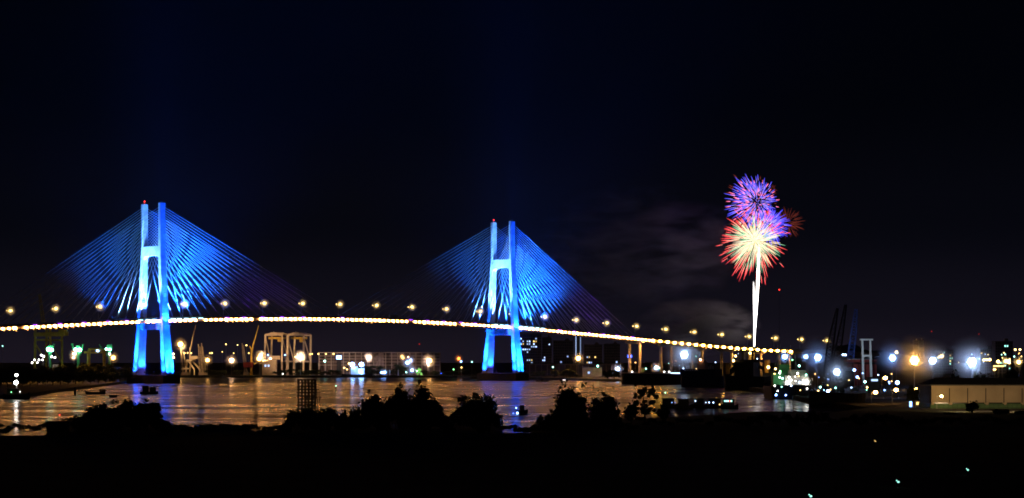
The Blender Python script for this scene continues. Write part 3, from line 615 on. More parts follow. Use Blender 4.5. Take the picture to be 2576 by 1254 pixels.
block('apartment_block', 'dark apartment block with only four lit windows beside the lit one', 1364, 1388, 850, 3320, 6, 13, [(1, 8), (1, 7), (0, 8), (4, 2)], L=3)
block('apartment_block', 'wide dark apartment block left of the edge-lit tower', 1392, 1442, 858, 3400, 9, 11, [(3, 7), (6, 5)])
block('apartment_block', 'low apartment block with a few lit windows right of the edge-lit tower', 1470, 1515, 868, 3350, 9, 10, [(1, 4), (2, 4), (5, 4), (1, 6), (2, 6), (3, 6)], L=3)
block('apartment_block', 'faint apartment block partly behind the viaduct piers', 1520, 1560, 866, 3450, 7, 10, [(2, 7), (5, 6)], L=2)
t, q, w_, h_ = box_building('edge_lit_tower', 'slender dark tower with two vertical lines of white lights', 'building', 1447, 1462, 838, 3350, BLDG, 14, group='far apartment blocks')
for x in (1448.8, 1460.3):
    for i in range(15): a = q(x, 846 + i * 3.4, -.3); MB().box(a.x, -.3, a.z - 1.3, .7, .3, 1.35).build('edge_light', lm('cold', 1 if x > 1455 else 2), t)
for i, (x, y, r, c) in enumerate(((1751, 897, .8, 'teal'), (1800, 912, .9, 'cold'), (1844, 904, .8, 'teal'), (1893.5, 897, .9, 'teal'), (1905, 903, .8, 'cold'), (1700, 908, .7, 'yellow'), (1858, 890, .7, 'cold'), (1730, 884, .7, 'teal'))):
    lamp(x, y, 2900, c, r, 16, 'tiny distant lamp between the viaduct piers', 'distant lamps behind the viaduct')

# ================================================================== right: barges, ships, cranes, yard
def hull_px(name, label, pts, Y0, Y1, top0, top1, m_, cat='barge', beam=9, group=None, bow=0):
    """long hull between two picture columns that may lie at different distances"""
    a = Vector(((pts[0] - CX) * Y0 / F, Y0, 0)); c = Vector(((pts[1] - CX) * Y1 / F, Y1, 0))
    za = H + (YH - top0) * Y0 / F; zc = H + (YH - top1) * Y1 / F
    d = (c - a); L_ = d.length; rz = math.atan2(d.y, d.x); mid = (a + c) / 2
    t = thing(name, label, cat, mid, rz, group)
    st = ((-.5, .35 if bow <= 0 else .9, 1.08), (-.47, .8, 1.03), (-.42, 1, 1), (0, 1, 1), (.42, 1, 1), (.47, .8, 1.03), (.5, .35 if bow >= 0 else .9, 1.08))
    MB().loft([[Vector((x * L_, y * beam / 2 * e, z)) for y, z in ((-1, (za + (zc - za) * (x + .5)) * u), (1, (za + (zc - za) * (x + .5)) * u), (.85, -.6), (-.85, -.6))] for x, e, u in st]).build('hull', m_, t)
    return t, L_, za, zc
t, L_, za, zc = hull_px('river_barge', 'long low dark barge with a pale lit gunwale below the viaduct', (1566, 1721), 1840, 1815, 939.5, 942, HULL, 'barge', 11)
MB().box(0, 0, za + .05, L_ * .9, 7.5, .7).build('hatch_cover', ROOFD, t)
MB().bar((-L_ * .46, -5.5, za + .3), (L_ * .47, -5.5, zc + .3), .35, .5).build('gunwale', WHITE, t)
MB().tube((L_ * .3, 0, 6), (L_ * .3, 0, 17), .3, .2).tube((L_ * .16, 0, 6), (L_ * .16, 0, 14), .25, .15).build('mast', STEEL, t)
for x in (-.30, .22, .3): MB().ball(L_ * x, -4.6, za + 1.2, .55).build('lamp', lm('white', 10), t)
MB().bar((L_ * .33, -5.3, zc + .8), (L_ * .475, -5.3, zc + .8), .5, .6).build('light_strip', lm('cold', 6), t)
t, L_, za, zc = hull_px('bulk_carrier', 'dark blue bulk carrier with a row of pale deck openings right of the long barge', (1718, 1830), 1640, 1622, 945, 947, mat('navy_hull', (.012, .018, .05), .6, spec=.1), 'ship', 14)
MB().box(-3, 0, za - .2, L_ * .78, 11, 4.6).build('hold_coaming', mat('navy_hull', (.012, .018, .05), .6, spec=.1), t)
for i in range(6): MB().box(-L_ * .36 + i * L_ * .055, -5.7, za + 3.2, .9, .3, .7).build('deck_opening', WHITE, t)
MB().box(-L_ * .06, 0, za + 4.4, 6, 5, 4.8).box(-L_ * .06, 0, za + 9.2, 4, 4, 1.6).build('bridge_house', mat('pinkish_paint', (.55, .36, .28), .7), t)
for i in range(3): MB().box(L_ * (.06 + .05 * i), 1, za + 4.4, .8, .8, 2 + (i % 2)).build('vent', WHITE, t)
MB().ball(-L_ * .06, -3, za + 10.6, .5).build('lamp', lm('peach', 14), t); MB().ball(-L_ * .40, -5.9, za + 4.9, .4).build('lamp', lm('cold', 10), t)
lamp(1762, 906, 1840, 'peach', 1.0, 60, 'peach lamp above the pink wheelhouse of the bulk carrier', None, zg=0)
t, L_, za, zc = hull_px('dredger', 'black dredger with a square gantry frame lit yellow inside', (1828, 1944), 1480, 1462, 946, 948, HULL, 'ship', 13)
MB().box(-1.5, 0, za - .3, L_ * .40, 9, 9).box(-1.5, 0, za + 8.6, L_ * .62, 6, 1.6).build('superstructure', DARK, t)
for x in (-6.2, 3.2):
    for y in (-2, 2): MB().bar((x, y, za + 10), (x, y, za + 15.5), .8).build('frame_post', DARK, t)
MB().box(-1.5, 0, za + 15.4, 10.6, 5.2, .9).build('frame_top', DARK, t)
MB().box(-3.4, 0, za + 10, .8, 4, 5.3).build('frame_divider', DARK, t)
MB().box(.3, 2.2, za + 10.2, 4.6, .3, 4.6).build('frame_back', mat('yellow_board', (.55, .42, .16), .8), t)
MB().ball(.6, -.5, za + 14.3, .55).build('lamp', lm('yellow', 60), t)
MB().bar((-L_ * .5, 0, za), (-L_ * .2, 0, za + 8), 1.2, 3).build('ladder', DARK, t); MB().bar((L_ * .2, 0, za + 6), (L_ * .48, 0, za + 2), 1, 2).build('stern_boom', DARK, t)
MB().box(-15, 0, za + 1, 2.4, 3, 7).build('funnel', mat('ochre_paint', (.5, .3, .08), .7), t); MB().box(12.5, 0, za + 2, 2.2, 3, 8).build('funnel', mat('ochre_paint', (.5, .3, .08), .7), t)
for x, z, r in ((-9.5, 9.5, .7), (-8, 12.5, .6), (15, 5.5, .9), (20, 4.5, .6)): MB().ball(x, -3.6, za + z, r).build('lamp', lm('yellow', 20), t)
t = boat(1852, 975, 30, 'small tug with two bright round lamps before the black dredger', name='tug', hull=HULL, cabin=(-.2, .2, 2.2), hh=1.4, lamps=((1847.5, 968, 'white', .8, 20), (1855.6, 967.6, 'white', .8, 20)))
# green ship seen end-on
Y = 1130; base, q = at(1992, Y, 0); t = thing('supply_ship', 'white supply ship with green funnel and dozens of lamps seen end-on', 'ship', base)
MB().loft([[Vector((x * e, y, z * u)) for x, z in ((-9.6, 6.2), (9.6, 6.2), (9.0, 0), (7.5, -.6), (-7.5, -.6), (-9.0, 0))] for y, e, u in ((0, .86, 1.12), (4, 1, 1.02), (20, 1, 1), (40, 1, 1), (52, .6, 1.3), (56, .1, 1.5))]).build('hull', HULL, t)
MB().box(-6.6, 1, 3.4, .5, .5, 4).box(0, -.2, 5.9, 17.2, .4, .5).build('fender', DARK, t)
MB().box(3.2, 10, 6.2, 11.5, 9, 5.2).box(3.6, 11, 11.4, 8.6, 7, 2.6).build('deckhouse', mat('ship_white', (.34, .32, .27), .7, var=.35, scale=.8), t)
MB().box(-5.6, 12, 6.2, 5.2, 9, 6.2).build('winch_house', GREEN, t)
MB().box(-2.2, 14, 6.2, 5.0, 5, 10.6).build('funnel_casing', GREEN, t); MB().box(-.8, 13.6, 13.2, 2.2, 4, 3.9).build('funnel', mat('ochre_paint', (.5, .3, .08), .7), t)
for i in range(5): MB().box(-1.6 + i * 2.2, 5.45, 8.6, .9, .12, .8).build('window', GLASSD, t)
for px, py0, py1 in ((1964, 868, 930), (1970, 866, 935), (1980, 874, 925), (1985, 876, 925), (1996, 868, 925), (2008, 878, 930)):
    MB().tube(q(px, py1 + 6, 12), q(px, py0, 12), .16, .08).build('mast', STEEL, t)
MB().bar(q(1964, 890, 11), q(1950, 940, 8), .22).bar(q(2004, 880, 11), q(2012, 935, 10), .25).bar(q(1996, 885, 12), q(1985, 876, 12), .15).build('derrick', STEEL, t)
for px, py, c, r, L in ((1984, 963.8, 'white', .95, 22), (2031, 963, 'white', 1.05, 26), (2030, 978.6, 'white', .45, 8), (1987.6, 949.5, 'white', .5, 9), (2014.7, 962.7, 'cold', .55, 10), (1948.8, 971, 'white', .45, 8), (1964, 950, 'white', .45, 8), (1971, 952.5, 'teal', .5, 8), (1964, 939, 'white', .5, 14), (1965.5, 934.5, 'green', .4, 12), (2013, 921, 'teal', .5, 14), (2030.6, 943.7, 'teal', .4, 12), (2009, 940, 'white', .5, 14),
    (1952, 994, 'blue', .5, 16), (1976.5, 994.6, 'blue', .4, 14), (1992.7, 957, 'white', .45, 12), (2023, 957, 'white', .35, 6), (2004, 959, 'white', .3, 10), (1990, 971, 'cold', .4, 12), (1956, 984, 'white', .3, 12), (1951, 941, 'yellow', .35, 10), (1966, 973.5, 'teal', .3, 8), (1995.7, 906, 'green', .35, 8), (2012, 947, 'yellow', .3, 8), (2013, 982, 'yellow', .3, 6), (2003, 948, 'white', .3, 8)):
    MB().ball(*q(px, py, -.6 if py > 968 else 4.2), r, n=1).build('lamp', lm(c, L), t)
    if L >= 20: halo(t, *q(px, py, 4.2), r, c, L, 4.0, .5)
# blue lamps near the deck's end
lamp(1974.4, 898, 1500, 'blue', 1.9, 60, 'blue lamp above the green-funnelled supply ship', 'yard lamps')
lamp(2027.6, 898, 1500, 'blue', 1.7, 60, 'blue lamp right of the one above the supply ship', 'yard lamps')
lamp(2057, 900, 1450, 'blue', 1.7, 120, 'strongest blue floodlight at the foot of the two dark booms', 'yard lamps', 'flood')
# dark quay and barge before the yard
t, L_, za, zc = hull_px('flat_barge', 'black flat-topped barge moored along the yard right of the supply ship', (2040, 2172), 955, 945, 985, 992, HULL, 'barge', 12)
MB().bar((-L_ * .35, -4, za), (-L_ * .45, -4, za + 2.2), .5).build('bollard', STEEL, t)
# twin dark lattice cranes and the blue crane
for i, (pts_, lab) in enumerate(((((2078, 950), (2089, 868), (2106.5, 776)), 'left one of two dark lattice-boom cranes in the yard'), (((2096, 950), (2109, 875), (2127.6, 767)), 'right one of two dark lattice-boom cranes, the tallest in the yard'))):
    Y = 1180 + 40 * i; base, q = at(pts_[0][0], Y); t = thing('lattice_boom_crane', lab, 'crane', base, 0, 'dark lattice boom cranes')
    DK = mat('dark_crane', (.06, .055, .06), .6)
    MB().lattice(q(*pts_[0]), q(*pts_[1]), 2.6, 3.0, 9, .42).lattice(q(*pts_[1]), q(*pts_[2]), 3.0, .9, 13, .36).build('boom', DK, t)
    MB().bar(q(pts_[1][0] + 6, pts_[1][1] + 30), q(*pts_[2]), .16).bar(q(pts_[0][0] + 14, pts_[0][1] - 14), q(pts_[1][0] + 6, pts_[1][1] + 30), .5).build('stay_rope', DK, t)
    MB().box(1.5, 0, 1.6, 7.5, 5, 4).build('cab', DK, t)
    for y in (-2.4, 2.4): MB().box(1, y, 0, 9, 1.2, 1.6).build('track', DK, t)
    MB().bar(q(pts_[0][0] - 5, 985), q(pts_[0][0] + 4, 935), .5).bar(q(pts_[0][0] + 14, 985), q(pts_[0][0] + 8, 935), .5).build('leg', DK, t)
Y = 1700; base, q = at(2139, Y); t = thing('lattice_boom_crane', 'blue-painted lattice-boom crane left of the white frame', 'crane', base)
MB().lattice(q(2139, 905), q(2148, 830), 4.2, 3.6, 9, .5).lattice(q(2148, 830), q(2153.5, 778), 3.6, 1.6, 8, .45).build('boom', BLUEP, t)
MB().box(0, 0, 1.4, 9, 6, 5).build('cab', BLUEP, t); MB().bar(q(2139, 948), q(2139, 905), 4).build('mast', BLUEP, t)
for y in (-2.6, 2.6): MB().box(0, y, 0, 10, 1.4, 1.4).build('track', DARK, t)
# red ship block with the white portal
Y = 1560; base, q = at(2170, Y); t = thing('ship_section', 'dark red ship section with square openings standing in the yard', 'ship', base)
for a, c in ((2130, 2144), (2147, 2160), (2163, 2176), (2179, 2192), (2195, 2206)):
    p0, p1 = q(a, gpy(Y)), q(c, 906); MB().box((p0.x + p1.x) / 2, 6, 0, p1.x - p0.x, 10, q(a, 917).z).build('side_plate', RED, t)
p0, p1 = q(2130, 917), q(2206, 905); MB().box((p0.x + p1.x) / 2, 6, q(2130, 912).z, p1.x - p0.x, 10.4, 1.9).build('top_plate', RED, t)
MB().box((p0.x + p1.x) / 2 - 2, 6, q(2130, 905.5).z, (p1.x - p0.x) * .72, 9, .5).build('deck_edge', STEEL, t)
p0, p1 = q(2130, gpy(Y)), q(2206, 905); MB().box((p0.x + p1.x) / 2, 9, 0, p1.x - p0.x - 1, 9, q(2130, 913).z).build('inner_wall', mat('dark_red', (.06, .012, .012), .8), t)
Y = 1545; base, q = at(2180, Y); t = thing('white_portal_frame', 'tall white steel portal frame standing over the red ship section', 'gantry', base)
MB().bar(q(2172, gpy(Y)), q(2169, 856), 1.5, 1.5, 1.2, 1.2).build('leg', WHITE, t); MB().bar(q(2192, gpy(Y)), q(2189, 856), 1.5, 1.5, 1.2, 1.2).build('leg', WHITE, t)
MB().bar(q(2163, 855), q(2196, 855), 1.2, 1.0).bar(q(2172, 895.5), q(2190, 895.5), 1.2, 1.3).bar(q(2171, 900), q(2175, 896), .8).bar(q(2190, 900), q(2186, 896), .8).build('cross_beam', WHITE, t)
base, q = at(2132, 1500); t = thing('wrapped_load', 'pale wrapped load on the ground beside the red ship section', 'cargo', base)
MB().ball(-2, 0, 11.3, 2.8, 2, 1.5, n=2).ball(1.5, 0, 11.1, 3, 2, 1.3, n=2).build('bundle', WHITE, t); MB().box(0, 0, 0, 8, 4, 9.9).build('stand', DARK, t)
LA = [(2121, 893, 1500, 'cold', .8, 30, 'left one of two tiny white lamps before the blue boom', 'post'), (2127, 893.5, 1500, 'cold', .8, 30, 'right one of two tiny white lamps before the blue boom', 'post'),
      (2104.4, 936, 1150, 'cold', 1.3, 110, 'brilliant white floodlight between the dark booms and the red ship section', 'flood'), (2111, 944, 1150, 'teal', .4, 20, 'tiny teal lamp under the brilliant white floodlight', 'post'),
      (2149, 931.5, 1400, 'blue', 1.0, 50, 'blue lamp below the red ship section', 'post'), (2156.5, 949, 1300, 'blue', .8, 40, 'small blue lamp below another, right of the red section', 'post'), (2176, 961, 1200, 'teal', .7, 40, 'teal lamp left of the lit yard hut', 'post'),
      (2227, 951.5, 1080, 'warm', 1.1, 120, 'amber street lamp left of the round dark tree, highest of its row', 'street'), (2202.6, 987.5, 900, 'warm', .95, 120, 'amber street lamp at the yard fence', 'street'), (2254.4, 981.8, 920, 'warm', .95, 120, 'amber street lamp just left of the round dark tree', 'street'), (2302.7, 978.5, 960, 'warm', .85, 110, 'amber street lamp behind the crown of the round dark tree', 'street'), (2325.8, 995.5, 880, 'warm', 1.1, 140, 'brightest amber street lamp, at the warehouse corner', 'street'),
      (2257.5, 963, 1050, 'blue', 1.0, 60, 'blue lamp above the amber street lamps', 'post'), (2083, 985, 990, 'cold', .8, 60, 'cold-white lamp at the feet of the dark lattice booms', 'post'), (2255.4, 886.6, 1900, 'yellow', 1.4, 50, 'small yellow lamp above the blue floodlight', 'post'),
      (2245, 901, 1500, 'blue', 1.6, 160, 'strong blue floodlight left of the big amber one', 'flood'), (2300.5, 907.7, 1350, 'warm', 1.9, 330, 'biggest amber floodlight mast in the yard', 'flood'), (2345.9, 907.7, 1400, 'cold', 1.6, 170, 'cold-white floodlight mast right of the big amber one', 'flood'), (2444.5, 911.8, 1300, 'cold', 1.9, 330, 'biggest white floodlight mast above the warehouse roof', 'flood')]
for x, y, Y, c, r, L, lab, st in LA: lamp(x, y, Y, c, r, L, lab, 'yard lamps', st)
def beam(parent, px, py, Y, tgt, power, angle, c):  # unseen spots added to brighten cranes, steel hall and warehouse wall
    l = bpy.data.lights.new('added_spot', 'SPOT'); l.energy = power; l.spot_size = math.radians(angle); l.spot_blend = .8; l.color = c; l.shadow_soft_size = .4
    o = link(bpy.data.objects.new('added_spot', l)); p_ = P(px, py, Y); o.parent = parent; o.location = p_ - parent.location
    o.rotation_euler = (Vector(tgt) - p_).to_track_quat('-Z', 'Y').to_euler()
BYN = {o['label']: o for o in bpy.data.objects if 'label' in o.keys()}
def on(lab): return BYN[lab]
beam(on('tall white steel portal frame standing over the red ship section'), 2176, 925, 1505, P(2182, 875, 1545), 2.0e4, 70, (.7, .85, 1))  # spot without a lamp, added to light the white frame
beam(on('blue-painted lattice-boom crane left of the white frame'), 2132, 930, 1660, P(2147, 835, 1700), 1.6e4, 60, (.5, .65, 1))  # spot without a lamp, added to bring up the blue boom
beam(on('upper of the two amber lamps left of the left gantry crane'), 657, 899, 2590, P(692, 870, 2655), 1.6e5, 80, (1, .62, .32))
beam(on('large peach lamp in front of the right gantry crane'), 757, 902, 2550, P(735, 868, 2650), 2.2e5, 80, (1, .62, .36))
beam(on('brightest amber lamp just right of the left tower'), 457, 872, 2605, P(482, 895, 2650), 9e4, 70, (1, .62, .3))
beam(on('large amber lamp in front of the right end of the steel frame hall'), 1077, 912, 2560, P(1000, 900, 2660), 1.2e5, 110, (1, .6, .4))
beam(on('pinkish lamp left of the mural on the steel frame hall'), 926, 902, 2590, P(860, 900, 2660), 1.6e5, 110, (1, .65, .5))
beam(on('strongest blue floodlight at the foot of the two dark booms'), 2062, 905, 1420, P(2110, 850, 1210), 6e4, 70, (.4, .55, 1))
rl = random.Random(21)
for i in range(26):
    x, y = rl.uniform(2050, 2245), rl.uniform(938, 984); Yq = 1500 - (y - 930) * 9
    lamp(x, y, Yq, rl.choice(['cold', 'teal', 'blue', 'blue', 'warm', 'yellow']), rl.uniform(.25, .5), rl.choice([16, 24, 40]), 'tiny work lamp scattered among the yard machinery', 'tiny work lamps in the yard')
for i in range(20):
    x, y = rl.uniform(2340, 2575), rl.uniform(888, 914)
    lamp(x, y, 2400, rl.choice(['cold', 'teal', 'yellow', 'yellow', 'warm']), rl.uniform(.4, .75), rl.choice([16, 24, 30]), 'tiny distant street light on the far right skyline', 'distant street lights on the right skyline')
for i in range(14):
    x, y = rl.uniform(1570, 1930), rl.uniform(905, 930)
    lamp(x, y, 2450, rl.choice(['cold', 'teal', 'yellow', 'warm']), rl.uniform(.4, .7), rl.choice([16, 24]), 'tiny quay lamp behind the moored barges', 'tiny quay lamps behind the barges')
# lit yard hut, cars, fence
t, q, w_, h_ = box_building('yard_hut', 'small hut with a blue-lit front in the yard', 'hut', 2184, 2213, 952, 1180, mat('pale_sheet', (.40, .40, .33), .8), 6)
lit_window(t, q, 2200, 957, 16, 4.5, 'cold', 2)
for i, (x, y, m_, lab) in enumerate(((2150, 986, WHITE, 'white van parked in the yard below the red ship section'), (2098, 986, mat('car_tan', (.25, .18, .12), .4), 'tan car parked under the dark booms'), (2122, 978, DARK, 'black car parked in the yard'), (2176, 975, mat('car_silver', (.4, .42, .45), .35, .5), 'silver car parked below the lit hut'), (2196, 974, WHITE, 'white car parked right of the silver one'), (2216, 974, mat('car_blue', (.05, .10, .3), .35), 'blue car parked at the right end of the row'))):
    c = G(x, y, 2.0); t = thing('parked_car', lab, 'car', (c.x, c.y, 2.02), rw.uniform(-.4, .4), 'cars parked in the yard'); van = 'van' in lab
    if van: MB().box(0, 0, .4, 4.6, 1.8, 1.0).box(-.3, 0, 1.4, 3.9, 1.7, .8).build('body', m_, t)
    else:
        MB().box(0, 0, .35, 4.3, 1.7, .55).loft([[Vector((x_, y_, z_)) for x_, y_ in ((-a, -.75), (b2, -.75), (b2, .75), (-a, .75))] for a, b2, z_ in ((1.7, 1.3, .9), (1.2, .7, 1.42))]).build('body', m_, t)
    for xx in (-1.4, 1.4):
        for yy in (-.8, .8): MB().tube((xx, yy - .1, .33), (xx, yy + .1, .33), .33, n=10).build('wheel', DARK, t)
    MB().box(2.16 if not van else 2.32, 0, .6, .05, 1.4, .2).build('headlight', WHITE, t)
a, c = G(2176, 1004, 2), G(2256, 1004, 2); t = thing('yard_fence', 'yellow-lit railing fence along the yard quay', 'fence', (a + c) / 2)
for i in range(19): MB().box((i / 18 - .5) * (c - a).x, 0, 0, .1, .1, 1.9).build('post', STEEL, t)
for z in (.9, 1.8): MB().box(0, 0, z, (c - a).x, .08, .1).build('rail', mat('yellow_rail', (.6, .45, .1), .6), t)
# warehouse
Y = 820; base, q = at(2343, Y); t = thing('warehouse', 'long beige warehouse with dark hipped roof and green base', 'warehouse', base); K = Y / F
zE = q(2343, 970.5).z; zB = q(2343, 1016).z; zL = q(2343, 1037).z; W_ = 52.0
MB().box(W_ / 2, 12, zB, W_, 24, zE - zB).build('wall', WALLB, t)
MB().box(W_ / 2, 12, zL, W_ + .6, 24.6, zB - zL - .02).build('green_band', GREENW, t)
MB().box(W_ / 2, 12.2, 0, W_ - .2, 24.0, zL - .02).build('base_wall', mat('base_pale', (.45, .46, .28), .8), t)
zr = q(2343, 952).z
MB().add([(-.7, -.7, zE), (W_ + .7, -.7, zE), (W_ + .7, 24.7, zE), (-.7, 24.7, zE), (3.8, 9, zr), (W_ - 3, 9, zr), (W_ - 3, 15, zr), (3.8, 15, zr), (-.7, -.7, zE + .35), (W_ + .7, -.7, zE + .35), (W_ + .7, 24.7, zE + .35), (-.7, 24.7, zE + .35)],
        [(3, 2, 1, 0), (8, 9, 5, 4), (9, 10, 6, 5), (10, 11, 7, 6), (11, 8, 4, 7), (4, 5, 6, 7), (0, 1, 9, 8), (1, 2, 10, 9), (2, 3, 11, 10), (3, 0, 8, 11)]).build('roof', ROOFD, t)
for i in range(9):
    x = i * 6.35
    MB().box(x + .35, -.3, zB - .5, .9 if i % 2 else .7, .6, .6).build('corbel', WALLB, t)
    if i: MB().box(x - .05, -.09, zB + .3, .26, .18, zE - zB - 1.2).build('downpipe', DARK, t)
for i in range(8): MB().box(i * 6.35 + 3.4, -.12, zB - .05, 4.8, .24, .45).build('window_strip', GLASSD, t)
for i in range(26): MB().box(i * 1.6 + .6, -2.5, 0, .07, .07, 1.5).build('fence_post', DARK, t)
MB().box(20, -2.5, 1.3, 40, .06, .08).box(20, -2.5, .4, 40, .06, .08).build('fence_rail', DARK, t)
for j in range(3):
    for i in range(8): MB().box(i * 6.35 + 3.2, -.02, zL + .15 + j * (zB - zL) / 3, 6.2, .06, .08).build('sheet_seam', GREENW, t)
lamp(2368.4, 997.5, 812, 'yellow', .5, 330, 'small yellow street lamp right before the warehouse wall', 'yard lamps', 'street')
lamp(2602, 1001, 770, 'yellow', .5, 330, 'unseen yellow lamp added before the far end of the warehouse wall', 'yard lamps', 'street')  # out of view, added to light the wall
lt = lamp(2440, 1018, 762, 'yellow', .3, 60, 'yellow lamp added behind the dark tree to light the warehouse', 'yard lamps', 'post')  # added out of sight behind the tree as light for the wall
for xx in (2425, 2535):
    beam(lt, xx, 1014, 760, P(xx - 20, 990, 815), 1.9e4, 140, (1, .66, .34))  # unseen spots added in front of the wall to brighten it
# gatehouse
base, q = at(2316, 850); t = thing('gatehouse', 'little lit gatehouse with a striped railing at the warehouse corner', 'hut', base)
MB().box(-1.2, 0, 0, 1.8, 2, 2.2).build('wall', WHITE, t); MB().box(-1.0, 0, 2.2, 2.4, 2.4, .25).build('roof', ROOFD, t)
for i in range(7): MB().box(.4 + i * .42, -.8, .5, .2, .15, 1.0).build('railing_post', WHITE, t)
MB().box(-1.2, -1.05, .8, 1.0, .08, .9).build('window', lm('yellow', 3), t)
base, q = at(2291, 835); t = thing('light_box_sign', 'glowing blue-white upright box sign left of the gatehouse', 'sign', base)
MB().box(0, 0, 0, .9, .35, .3).build('foot', DARK, t); MB().box(0, 0, .3, .85, .25, 1.9).build('panel', lm('blue', 5), t)
base, q = at(2369, 960); t = thing('shipping_container', 'pale container showing above the left end of the warehouse roof', 'container', (base.x, 960, 2))
MB().box(0, 0, 0, 3.0, 6, 2.9).box(0, 0, 2.92, 3.2, 6.2, 2.9).box(0, 0, 5.84, 3.0, 6, 3.0).build('body', mat('pale_container', (.42, .5, .48), .6), t)
# far right skyline
block('high_rise', 'left one of the twin pale high-rises behind the amber floodlight', 2300, 2310, 857, 5200, 3, 16, [], m_=mat('pale_tower', (.35, .38, .42), .8), group='twin high-rises')
block('high_rise', 'right one of the twin pale high-rises behind the amber floodlight', 2313, 2323, 857, 5220, 3, 16, [], m_=mat('pale_tower', (.35, .38, .42), .8), group='twin high-rises')
block('apartment_block', 'tall apartment block with teal-lit windows at the far right', 2504, 2548, 860, 2600, 8, 12, [(4, 1), (5, 1), (4, 4), (4, 6), (5, 6), (6, 6), (2, 7), (3, 7), (4, 8), (5, 7), (1, 8), (6, 9)], c='teal', L=3)
block('apartment_block', 'lower apartment block left of the teal-windowed one', 2466, 2503, 879, 2700, 7, 9, [(1, 4)], L=2)
block('apartment_block', 'low apartment block with a column of teal lights right of the cold-white mast', 2352, 2398, 884, 3000, 9, 8, [(7, 1), (7, 2), (7, 3), (7, 4), (8, 2), (4, 0), (0, 2), (1, 2)], c='teal', L=3)
for i, (x, y, c, r, lab) in enumerate(((2368.4, 896.8, 'yellow', 1.6, 'yellow lamp cluster above the left end of the warehouse'), (2362, 899, 'yellow', .9, 'small yellow lamp beside the yellow cluster'), (2475, 906, 'yellow', 1.0, 'first of three yellow street lamps right of the white mast'), (2482, 905.5, 'yellow', 1.0, 'second of three yellow street lamps right of the white mast'), (2490, 905.5, 'yellow', 1.2, 'third of three yellow street lamps right of the white mast'), (2511, 910, 'yellow', 1.4, 'yellow lamp at the left foot of the teal-windowed block'), (2530, 909, 'yellow', 1.5, 'yellow lamp at the middle of the foot of the teal-windowed block'), (2538, 908, 'yellow', 1.0, 'small yellow lamp at the right foot of the teal-windowed block'), (2539, 913, 'yellow', 1.0, 'lower small yellow lamp at the right foot of the teal-windowed block'), (2562.7, 911.5, 'yellow', 1.8, 'large yellow lamp at the right edge of the picture'), (2502, 930, 'warm', 1.2, 'amber lamp under the yellow strip'), (2554, 880, 'yellow', .8, 'tiny yellow lamp high at the far right'), (2566, 880, 'yellow', .8, 'another tiny yellow lamp high at the far right edge'))):
    lamp(x, y, 1900, c, r, 50, lab, 'skyline lamps')
base, q = at(2512, 1850); t = thing('petrol_canopy', 'low yellow-lit canopy strip below the teal-windowed block', 'canopy', base)
MB().box(0, 0, q(0, 923).z, 7.2, 5, .9).build('canopy_roof', lm('yellow', 4), t)
for x in (-3, 3): MB().box(x, 0, 0, .4, .4, q(0, 923).z).build('post', STEEL, t)
for i, (x, y) in enumerate(((1960.4, 729.5), (2343.5, 834.4), (2462.7, 841), (1055, 866))):
    Yq = (3600, 4200, 4300, 3400)[i]; base, q = at(x, Yq); t = thing('radio_mast', ['slim radio mast with a red lamp high right of the fireworks', 'slim radio mast with a red lamp above the cold-white floodlight', 'slim radio mast with a red lamp above the white floodlight', 'slim radio mast with a red lamp above the steel frame hall'][i], 'mast', base)
    z = q(x, y).z; MB().tube((0, 0, 0), (0, 0, z), .35, .1, 4).build('pole', mat('mast_dark', (.02, .02, .025), .8), t); MB().ball(0, 0, z, 1.0 if i == 0 else .8).build('lamp', lm('red', 6 if i == 0 else 1), t)

# ================================================================== trees
def crown_mesh(blobs, n, ls, seed, up=.2):
    """leaf quads spread through a set of ellipsoids"""
    r = random.Random(seed); mb = MB(); vol = [b_[3] * b_[4] * b_[5] for b_ in blobs]; tot = sum(vol)
    for b_, v_ in zip(blobs, vol):
        for _ in range(max(6, int(n * v_ / tot))):
            p = Vector((r.gauss(0, 1), r.gauss(0, 1), r.gauss(0, 1))).normalized() * (r.random() ** .45) * r.uniform(.72, 1.22)
            c = Vector((b_[0] + p.x * b_[3], b_[1] + p.y * b_[4], b_[2] + p.z * b_[5]))
            u = Vector((r.gauss(0, 1), r.gauss(0, 1), r.gauss(0, .6))).normalized(); w_ = u.cross(Vector((r.gauss(0, 1), r.gauss(0, 1), r.gauss(0, 1)))).normalized()
            s1 = ls * r.uniform(.45, 1.25); s2 = s1 * r.uniform(.45, .8)
            mb.add([c - u * s1, c - w_ * s2, c + u * s1, c + w_ * s2], [(0, 1, 2, 3)])
    return mb
